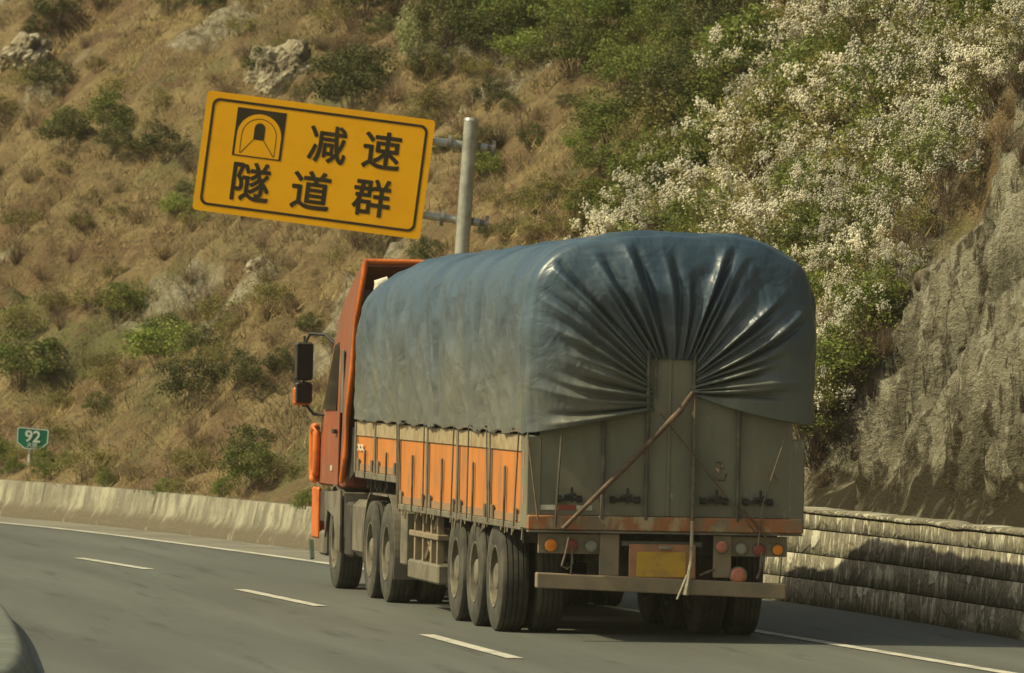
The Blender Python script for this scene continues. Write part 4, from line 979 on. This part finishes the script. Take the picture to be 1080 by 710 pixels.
# lower skirt of cab, wheel arch and bumper
P('cab_rear_wall', MB().box((-1.12, 13.66, 1.15), (1.12, 13.715, 2.95)), M['cab_red'])
P('bumper', MB().box((-1.25, 15.55, .50), (1.25, 16.05, 1.05), 0, .06), M['cab_edge'])
for sx in (-1, 1):
    a, b_ = sorted((1.235*sx, 1.29*sx)); P('corner_fairing', MB().box((a, 15.5, .52), (b_, 15.98, 1.10), 0, .02), M['cab_edge'])
    ring = MB(); pts = [(1.29*sx, 15.80+.16*math.cos(t_), 1.48+.30*math.sin(t_)) for t_ in np.linspace(0, 2*PI, 21)]; 
    pts = [(1.29*sx, 15.80+ (.16*np.sign(math.cos(t_))*abs(math.cos(t_))**.5), 1.48+.30*np.sign(math.sin(t_))*abs(math.sin(t_))**.6) for t_ in np.linspace(0, 2*PI, 25)]
    ring.tube(pts, .045, 8); P('air_deflector', ring, M['cab_edge'], auto=60)
    P('deflector_inner', MB().box((sx*1.27-.01, 15.70, 1.24), (sx*1.27+.01, 15.90, 1.72)), M['black'])
    # door
    xo = 1.233*sx
    dpoly = [(14.05, 1.15), (14.05, 2.15), (14.35, 2.84), (14.85, 2.80), (15.55, 1.95), (15.68, 1.5), (15.68, 1.15)]
    m_ = MB(); n_ = len(dpoly)
    xf = lambda p: (xw(p)+.004)*sx; xg = lambda p: (xw(p)+.016)*sx
    m_.add([(xf(p), *p) for p in dpoly]+[(xg(p), *p) for p in dpoly], [tuple(range(n_)), tuple(range(n_, 2*n_))]+[(i, i+n_, (i+1) % n_+n_, (i+1) % n_) for i in range(n_)])
    dr = P('door', m_, M['cab'])
    wpoly = [(14.25, 2.12), (14.45, 2.74), (14.82, 2.70), (15.40, 2.02), (15.40, 1.98), (14.25, 1.98)]
    m_ = MB(); n_ = len(wpoly); m_.add([((xw(p)+.018)*sx, *p) for p in wpoly]+[((xw(p)+.024)*sx, *p) for p in wpoly], [tuple(range(n_)), tuple(range(n_, 2*n_))]+[(i, i+n_, (i+1) % n_+n_, (i+1) % n_) for i in range(n_)])
    m_.build('door_window', M['glass'], dr)
    MB().box((sx*1.27-.02, 14.15, 1.72), (sx*1.27+.02, 14.32, 1.77), 0, .008).build('door_handle', M['black'], dr)
    # vertical grey strip behind the window and a vent
    a, b_ = sorted((sx*1.225, sx*1.238)); P('side_vent', MB().box((a, 13.80, 1.95), (b_, 14.0, 2.65), 0, .004), M['dustmetal'])
    P('side_marker', MB().box((sx*1.245-.012, 14.5, 1.30), (sx*1.245+.012, 14.62, 1.36)), M['white'])
    # side fairing behind the cab
    sp_ = [(13.80, 1.20), (13.52, 1.50), (13.40, 1.95), (13.26, 2.45), (13.22, 2.95), (12.80, 3.62), (13.35, 3.50), (14.4, 3.16), (14.75, 2.95), (13.85, 2.2)]
    m_ = MB(); n_ = len(sp_)
    fo = lambda p: (1.24 if p[1] < 2 else 1.24-.055*(p[1]-2))*sx; fi = lambda p: fo(p)-.035*sx
    m_.add([(fo(p), *p) for p in sp_]+[(fi(p), *p) for p in sp_], [tuple(range(n_)), tuple(range(n_, 2*n_))]+[(i, i+n_, (i+1) % n_+n_, (i+1) % n_) for i in range(n_)])
    fg = P('side_fairing', m_, M['cab'])
    eg = MB(); eg.tube([(fo((0, 1.30))-.01*sx, 13.79, 1.20), (fo((0, 1.5))-.01*sx, 13.51, 1.50), (fo((0, 1.95))-.01*sx, 13.39, 1.95), (fo((0, 2.45))-.01*sx, 13.25, 2.45), (fo((0, 2.95))-.01*sx, 13.21, 2.95), (fo((0, 3.6))-.01*sx, 12.79, 3.62)], .034, 8); eg.build('fairing_edge', M['cab_edge'], fg, auto=60)
    P('rubber_flap', MB().prism([(13.6, 1.22), (12.95, 1.35), (13.0, 1.62), (13.2, 1.80), (13.6, 1.8)], 'x', sx*1.16-.012, sx*1.16+.012), M['black'])
    # mirror
    mr = MB(); mr.box((sx*1.46-.10, 15.50, 2.30), (sx*1.46+.10, 15.64, 2.73), 0, .025); mr.box((sx*1.46-.095, 15.50, 2.04), (sx*1.46+.095, 15.64, 2.28), 0, .025)
    mo = P('wing_mirror', mr, M['black'])
    mg = MB(); mg.box((sx*1.46-.085, 15.492, 2.32), (sx*1.46+.085, 15.499, 2.71)); mg.box((sx*1.46-.08, 15.492, 2.06), (sx*1.46+.08, 15.499, 2.26)); mg.build('mirror_glass', M['glass'], mo)
    mc = MB(); mc.box((sx*1.475-.10, 15.53, 2.02), (sx*1.475+.09, 15.66, 2.22), 0, .02); mc.build('mirror_cover', M['cab_edge'], mo)
    ma = MB(); ma.tube([(sx*1.16, 15.2, 2.72), (sx*1.24, 15.40, 2.82), (sx*1.40, 15.54, 2.83), (sx*1.46, 15.56, 2.70)], .018, 8); ma.tube([(sx*1.22, 15.45, 1.92), (sx*1.34, 15.55, 1.92), (sx*1.46, 15.56, 2.06)], .018, 8)
    ma.tube([(sx*1.46, 15.56, 2.8), (sx*1.46, 15.56, 2.0)], .014, 8); ma.build('mirror_arm', M['black'], mo, auto=60)
    # corner steps below the door
    P('cab_step', MB().box((sx*1.18-.08, 15.0, .34), (sx*1.18+.06, 15.5, .62), 0, .03), M['dustmetal']); P('cab_step', MB().box((sx*1.18-.08, 14.98, .70), (sx*1.18+.05, 15.45, 1.08), 0, .03), M['chassis'])
# roof deflector
rp = [(12.80, 3.62), (12.80, 3.565), (13.35, 3.42), (14.75, 2.93), (14.75, 3.0), (14.4, 3.17), (13.35, 3.54)]
rf = prism_taper(rp, lambda p: 1.15-.03*(p[1]-3)).build('roof_deflector', M['cab'], T)
MB().tube([(-1.15, 12.79, 3.62), (1.15, 12.79, 3.62)], .03, 8).build('deflector_edge', M['cab_edge'], rf, auto=60)
bk = MB()
for i, (x, z) in enumerate(((-1.0, 3.25), (-.98, 2.9), (-1.02, 2.5), (-1.0, 2.1), (-.95, 1.75))): bk.box((x-.06, 13.60, z-.08), (x+.04, 13.655, z+.07), 0, .008)
P('cab_bracket', bk, M['lens'])
P('intake_stack', MB().tube([(-1.0, 12.75, 1.4), (-1.0, 12.75, 2.75), (-.98, 12.78, 2.85)], .055, 10), M['black'], auto=50)
rg = MB(); rg.tube([(-1.10, 12.5, 2.95), (-1.07, 12.5, 3.15), (-.99, 12.48, 3.30)], .07, 8); P('wind_cloth', rg, M['red'], auto=60)
P('white_bundle', MB().tube([(-1.10, 12.45, 3.22), (-1.04, 12.42, 3.36), (-.94, 12.4, 3.42)], [.05, .075, .04], 8), M['white'], auto=60)
P('red_marker_post', MB().box((-1.20, 12.22, 1.5), (-1.14, 12.28, 2.2)), M['cab_edge']); P('white_marker', MB().box((-1.22, 12.20, 1.93), (-1.12, 12.25, 1.98)), M['white'])
# XX marks on the first panel
vs, fs = textmesh('XX', .12, .004)
xm = MB(); xm.add([(-HW-.020-v.z, 11.75-v.x*3.0, 1.60+v.y*.8) for v in vs], fs); P('marking', xm, M['white'])
P('front_flap', MB().prism([(15.62, .28), (15.78, .50), (15.66, .50), (15.52, .30)], 'x', -1.34, -1.30), M['leafgreenp'] if 'leafgreenp' in M else worn('green rubber', (.04, .07, .045), (.06, .08, .06)))
# tyre blackness under: transmission hump
P('drive_gear', MB().box((-.5, 8.9, .45), (.5, 12.2, .80), 0, .05), M['chassis'])

# ------------------------------------------------------------------ tarpaulin
cont = [(-1.285, 1.90), (-1.30, 2.2), (-1.315, 2.6), (-1.30, 3.0), (-1.255, 3.28), (-1.16, 3.46), (-1.00, 3.585), (-.75, 3.66), (-.45, 3.71), (0, 3.735), (.5, 3.74), (.80, 3.69), (1.02, 3.60), (1.22, 3.47), (1.33, 3.28), (1.365, 2.95), (1.36, 2.5), (1.345, 2.02)]
NU = 460
cc, _ = resample(catmull(cont, 14), n=NU)
uu = np.linspace(0, 1, NU)
cen = np.array([0, 2.2])
tang = np.gradient(cc, axis=0); tang /= np.linalg.norm(tang, axis=1)[:, None]; nrm = np.stack([-tang[:, 1], tang[:, 0]], 1)
rows = []; dust = []
# long body from front to rear
ycs = np.r_[np.linspace(12.10, 11.0, 26), np.linspace(10.95, .14, 300)]
hx = np.cos(uu*0)
zlow = cc[:, 1]
sideness = smooth01(3.45, 2.9, cc[:, 1])          # 1 on vertical sides
nz_u = lambda y: np.array([noise.noise((cc[i, 0]*1.1+2, y*.9, cc[i, 1]*1.1)) for i in range(NU)])
for y in ycs:
    ff = 1.0; zf = 1 - .005*y
    e = max(0, (y-11.3)/.82)
    shr = (1-min(e, .999)**3.2)**(1/3.2)
    P2 = cc.copy()
    P2[:, 0] *= (1 - .10*(1-shr)*smooth01(1.9, 2.6, P2[:, 1])) 
    topk = zf - .08*(smooth01(10.2, 12.1, np.array([y]))[0]) - .27*(1-shr)
    # near side stays at the hem; unseen far shoulder lowered to shape the wall shadow
    shadow_cut = .62*smooth01(7.9, 10.6, np.array([y]))[0]*smooth01(-.2, 1.1, cc[:, 0])
    P2[:, 1] = 1.90 + (P2[:, 1]-1.90)*(topk - shadow_cut*.55)
    # hoops push outward; cloth sags between them and creases
    hoop = 0
    ph = ((y+.35) % 2.1)/2.1
    ridge = math.exp(-((ph-.5)/.05)**2)*.020 - .020*math.cos(2*PI*ph)*-.5
    lat = nz_u(y)
    cre = sum(a*math.exp(-((y-(yc+.25*0))/w_)**2) for yc, a, w_ in ((10.75, .05, .07), (10.55, -.05, .06), (9.3, .02, .07), (8.1, .035, .08), (7.93, -.035, .05), (5.75, .035, .06), (5.6, -.035, .05), (4.3, .02, .06), (3.1, .045, .07), (2.95, -.035, .06), (1.3, .03, .07), (1.17, -.02, .04)))
    disp = (ridge + cre*(1+.5*lat))*(.35+.65*sideness) + lat*.035 + np.array([noise.noise((cc[i, 1]*3.5+y*1.2, y*2.6, cc[i, 0])) for i in range(0, NU)])*.016 + np.array([noise.ridged_multi_fractal(Vector((cc[i, 0]*1.6+y*.5, y*1.5-cc[i, 1]*1.2, cc[i, 1]*1.1)), 1.0, 2.1, 4, 1.0, 2.0) for i in range(NU)])*.024
    P2 = P2 + nrm*disp[:, None]
    # scalloped hem between ties
    hem = .03*abs(math.sin(PI*y/1.05))-.02 + .05*noise.noise((y*1.9, 5, 1)) + .02*noise.noise((y*6, 5, 1))
    lowk = smooth01(2.15, 1.9, cc[:, 1]); P2[:, 1] += hem*lowk + .07*smooth01(6, 12, np.array([y]))[0]*lowk*0
    P2[:, 0] = np.where(P2[:, 1] < 2.0, np.sign(P2[:, 0])*np.maximum(abs(P2[:, 0]), 1.296), P2[:, 0])
    rows.append(np.c_[P2[:, 0], np.full(NU, y), P2[:, 1]]); dust.append(.22+.40*smooth01(3.6, 2.0, cc[:, 1]))
# corner round-over
for k, (yy, sh) in enumerate(((.10, .0), (.055, -.004), (.02, -.016), (.0, -.04), (-.015, -.07))):
    lat = .030*np.array([noise.noise((cc[i, 0]*3, k*.15, cc[i, 1]*3)) for i in range(NU)])
    P2 = cc + nrm*(sh+lat)[:, None]; rows.append(np.c_[P2[:, 0], np.full(NU, yy), P2[:, 1]]); dust.append(.15+.40*smooth01(3.5, 2.1, cc[:, 1]))
# rear: gathered towards the opening around the door plate
inn = np.array([(-.115, 2.12), (-.13, 2.25), (-.155, 2.40), (-.19, 2.585), (-.19, 2.60), (.02, 2.60), (.26, 2.60), (.265, 2.58), (.25, 2.42), (.215, 2.30)])
inn = np.array([(-.13, 2.13), (-.14, 2.25), (-.16, 2.38), (-.19, 2.56), (-.185, 2.60), (-.05, 2.605), (.10, 2.60), (.25, 2.60), (.262, 2.54), (.25, 2.42), (.225, 2.33), (.20, 2.29)])
iu = np.array([0, .10, .20, .285, .31, .43, .52, .66, .70, .80, .90, 1.0])
ix = np.interp(uu, iu, inn[:, 0]); iz = np.interp(uu, iu, inn[:, 1])
outer = np.array([r[[0, 2]] for r in rows[-1]])
# irregular folds: position of crests along u
rf_ = np.random.default_rng(5)
crest = []; c0 = .012
while c0 < .995:
    crest.append(c0); c0 += rf_.uniform(.018, .052)
crest = np.array(crest); amp = rf_.uniform(.35, 1.0, len(crest)); vst = rf_.uniform(-.4, .25, len(crest)); skew = rf_.uniform(-.02, .02, len(crest))
NV = 130
for j in range(1, NV+1):
    v = (j/NV); vv = v**.9
    x = outer[:, 0]*(1-vv)+ix*vv; z = outer[:, 1]*(1-vv)+iz*vv
    # sag lines: pull slightly to the centre of curvature
    ucur = uu + .012*math.sin(v*3)*np.sin(uu*21)
    fold = np.zeros(NU)
    for c_, a_, vs_0, sk in zip(crest, amp, vst, skew):
        on = smooth01(vs_0, vs_0+.45, np.array([v]))[0]
        wdt = .0085*(1-.25*v)+.0025
        d = (ucur-(c_+sk*(1-v)))/wdt
        fold += a_*on*(np.exp(-np.abs(d)**1.2) - .75*np.exp(-((d-1.6)/.8)**2))
    fa = .170*v**.38*(1-.60*v)
    yb = -.015 - .11*math.sin(PI*min(1, v**.75))*(1-.3*v)
    y = yb - fold*fa - .018*np.array([noise.noise((x[i]*2.2, v*2, z[i]*2.2)) for i in range(NU)])*math.sin(PI*v)*2 + .022*(.3+math.sin(PI*v))*np.array([noise.ridged_multi_fractal(Vector((x[i]*2.2+9, v*1.5, z[i]*1.6+x[i]*.8)), 1.0, 2.2, 4, 1.0, 2.0)-1.2 for i in range(NU)])*(1-v)**.5
    y = y*(1-max(0, (v-.93)/.07)*.5)
    # hem lines bow a little
    z = z - .035*math.sin(PI*v)*smooth01(.93, 1.0, uu) + .0*uu
    rows.append(np.c_[x, y, z]); dust.append(np.clip(.15+.42*smooth01(3.5, 2.1, z)+.16*math.sin(PI*v), 0, 1))
# inner rolled lip
rows.append(np.c_[rows[-1][:, 0], rows[-1][:, 1]+.02, rows[-1][:, 2]+.01*smooth01(2.4, 2.6, rows[-1][:, 2])]); dust.append(dust[-1])
# front closing cap (prepended)
cap = []
fr0 = rows[0]
for k in (.0, .3, .6, .85):
    cap.append(np.c_[fr0[:, 0]*k, np.full(NU, 12.11 + .03*(1-k)), 2.2+(fr0[:, 2]-2.2)*k])
rows = cap + rows; dust = [dust[0]]*4 + dust
V = np.concatenate(rows)
tr = empty('tarpaulin', (0, 6, 1.9))
tag(tr, 'dusty blue tarpaulin stretched over the truck load and gathered in folds at the tail', 'tarpaulin')
to = fastmesh('cloth', V-np.array([0, 6, 1.9]), gridfaces(len(rows), NU), M['tarp'], smooth=True, parent=tr, col={'dust': np.concatenate(dust)})
sm = to.modifiers.new('thick', 'SOLIDIFY'); sm.thickness = .012; sm.offset = 0
# hem cord along the side
hc = MB(); pts = [(-1.315, y, 1.905+(.03*abs(math.sin(PI*y/1.05))-.02)) for y in np.arange(.2, 11.8, .15)]
hc.tube(pts, .012, 5); hc.build('hem_cord', M['bar'], tr)
def rope(p, q_, r=.008, mat='rope', sag=.0, name='tie_rope'):
    p, q_ = Vector(p), Vector(q_); pts = [p.lerp(q_, t_)+Vector((0, 0, -sag*math.sin(PI*t_))) for t_ in np.linspace(0, 1, 8)]
    return MB().tube(pts, r, 6).build(name, M[mat], tr)
for yy in (.30, 2.33, 3.5, 4.5, 6.6, 8.66): rope((-1.32, yy+.05, 1.92), (-1.325, yy+random.uniform(-.25, .25), 1.03 if yy < 8.7 else 1.3), .008, 'bar')
rope((-.99, -.10, 1.93), (-1.03, -.05, 1.05), .012, 'bar'); rope((-1.30, -.05, 1.9), (-1.19, -.06, 1.1), .010, 'rope')
rope((1.10, -.14, 1.96), (.90, -.07, 1.30), .008); rope((.90, -.07, 1.30), (.86, -.07, .90), .010); rope((.95, -.09, 1.62), (1.03, -.09, 1.50), .009, 'bar')
rope((-.08, -.10, 2.10), (.85, -.08, 1.00), .007, 'wood'); rope((.68, -.08, 1.28), (.98, -.07, .92), .010, 'wood')
# small knotted scrap
kn = MB(); kn.tube([(.44, -.09, 1.62), (.47, -.12, 1.58), (.51, -.11, 1.62), (.49, -.09, 1.67), (.45, -.10, 1.66)], .014, 6); kn.tube([(.42, -.09, 1.55), (.47, -.10, 1.50), (.53, -.09, 1.50), (.55, -.09, 1.56)], .012, 6); kn.build('knot', M['wood'], tr)
st_ = MB(); st_.tube([(.245, -.075, 2.28), (.247, -.075, 1.4), (.24, -.07, 1.02)], .012, 6); st_.build('hanging_strap', M['rope'], tr)
s2 = MB(); s2.tube([(.24, -.075, 1.12), (.235, -.085, .75), (.19, -.09, .44)], [.016, .018, .028], 6); s2.tube([(.20, -.09, .62), (.11, -.09, .40)], [.014, .010], 6); s2.build('hanging_strap', M['ropelight'], tr)
# wooden pole leaned across the doors
wp = MB().tube([(-.965, -.10, 1.03), (-.4, -.11, 1.60), (.10, -.12, 2.13), (.215, -.13, 2.30)], [.020, .026, .029, .024], 10).build('bracing_pole', M['wood'], None, auto=60)
tag(wp, 'brown pole leaning diagonally across the grey tail doors of the truck', 'pole')
print('objects', len(bpy.data.objects))
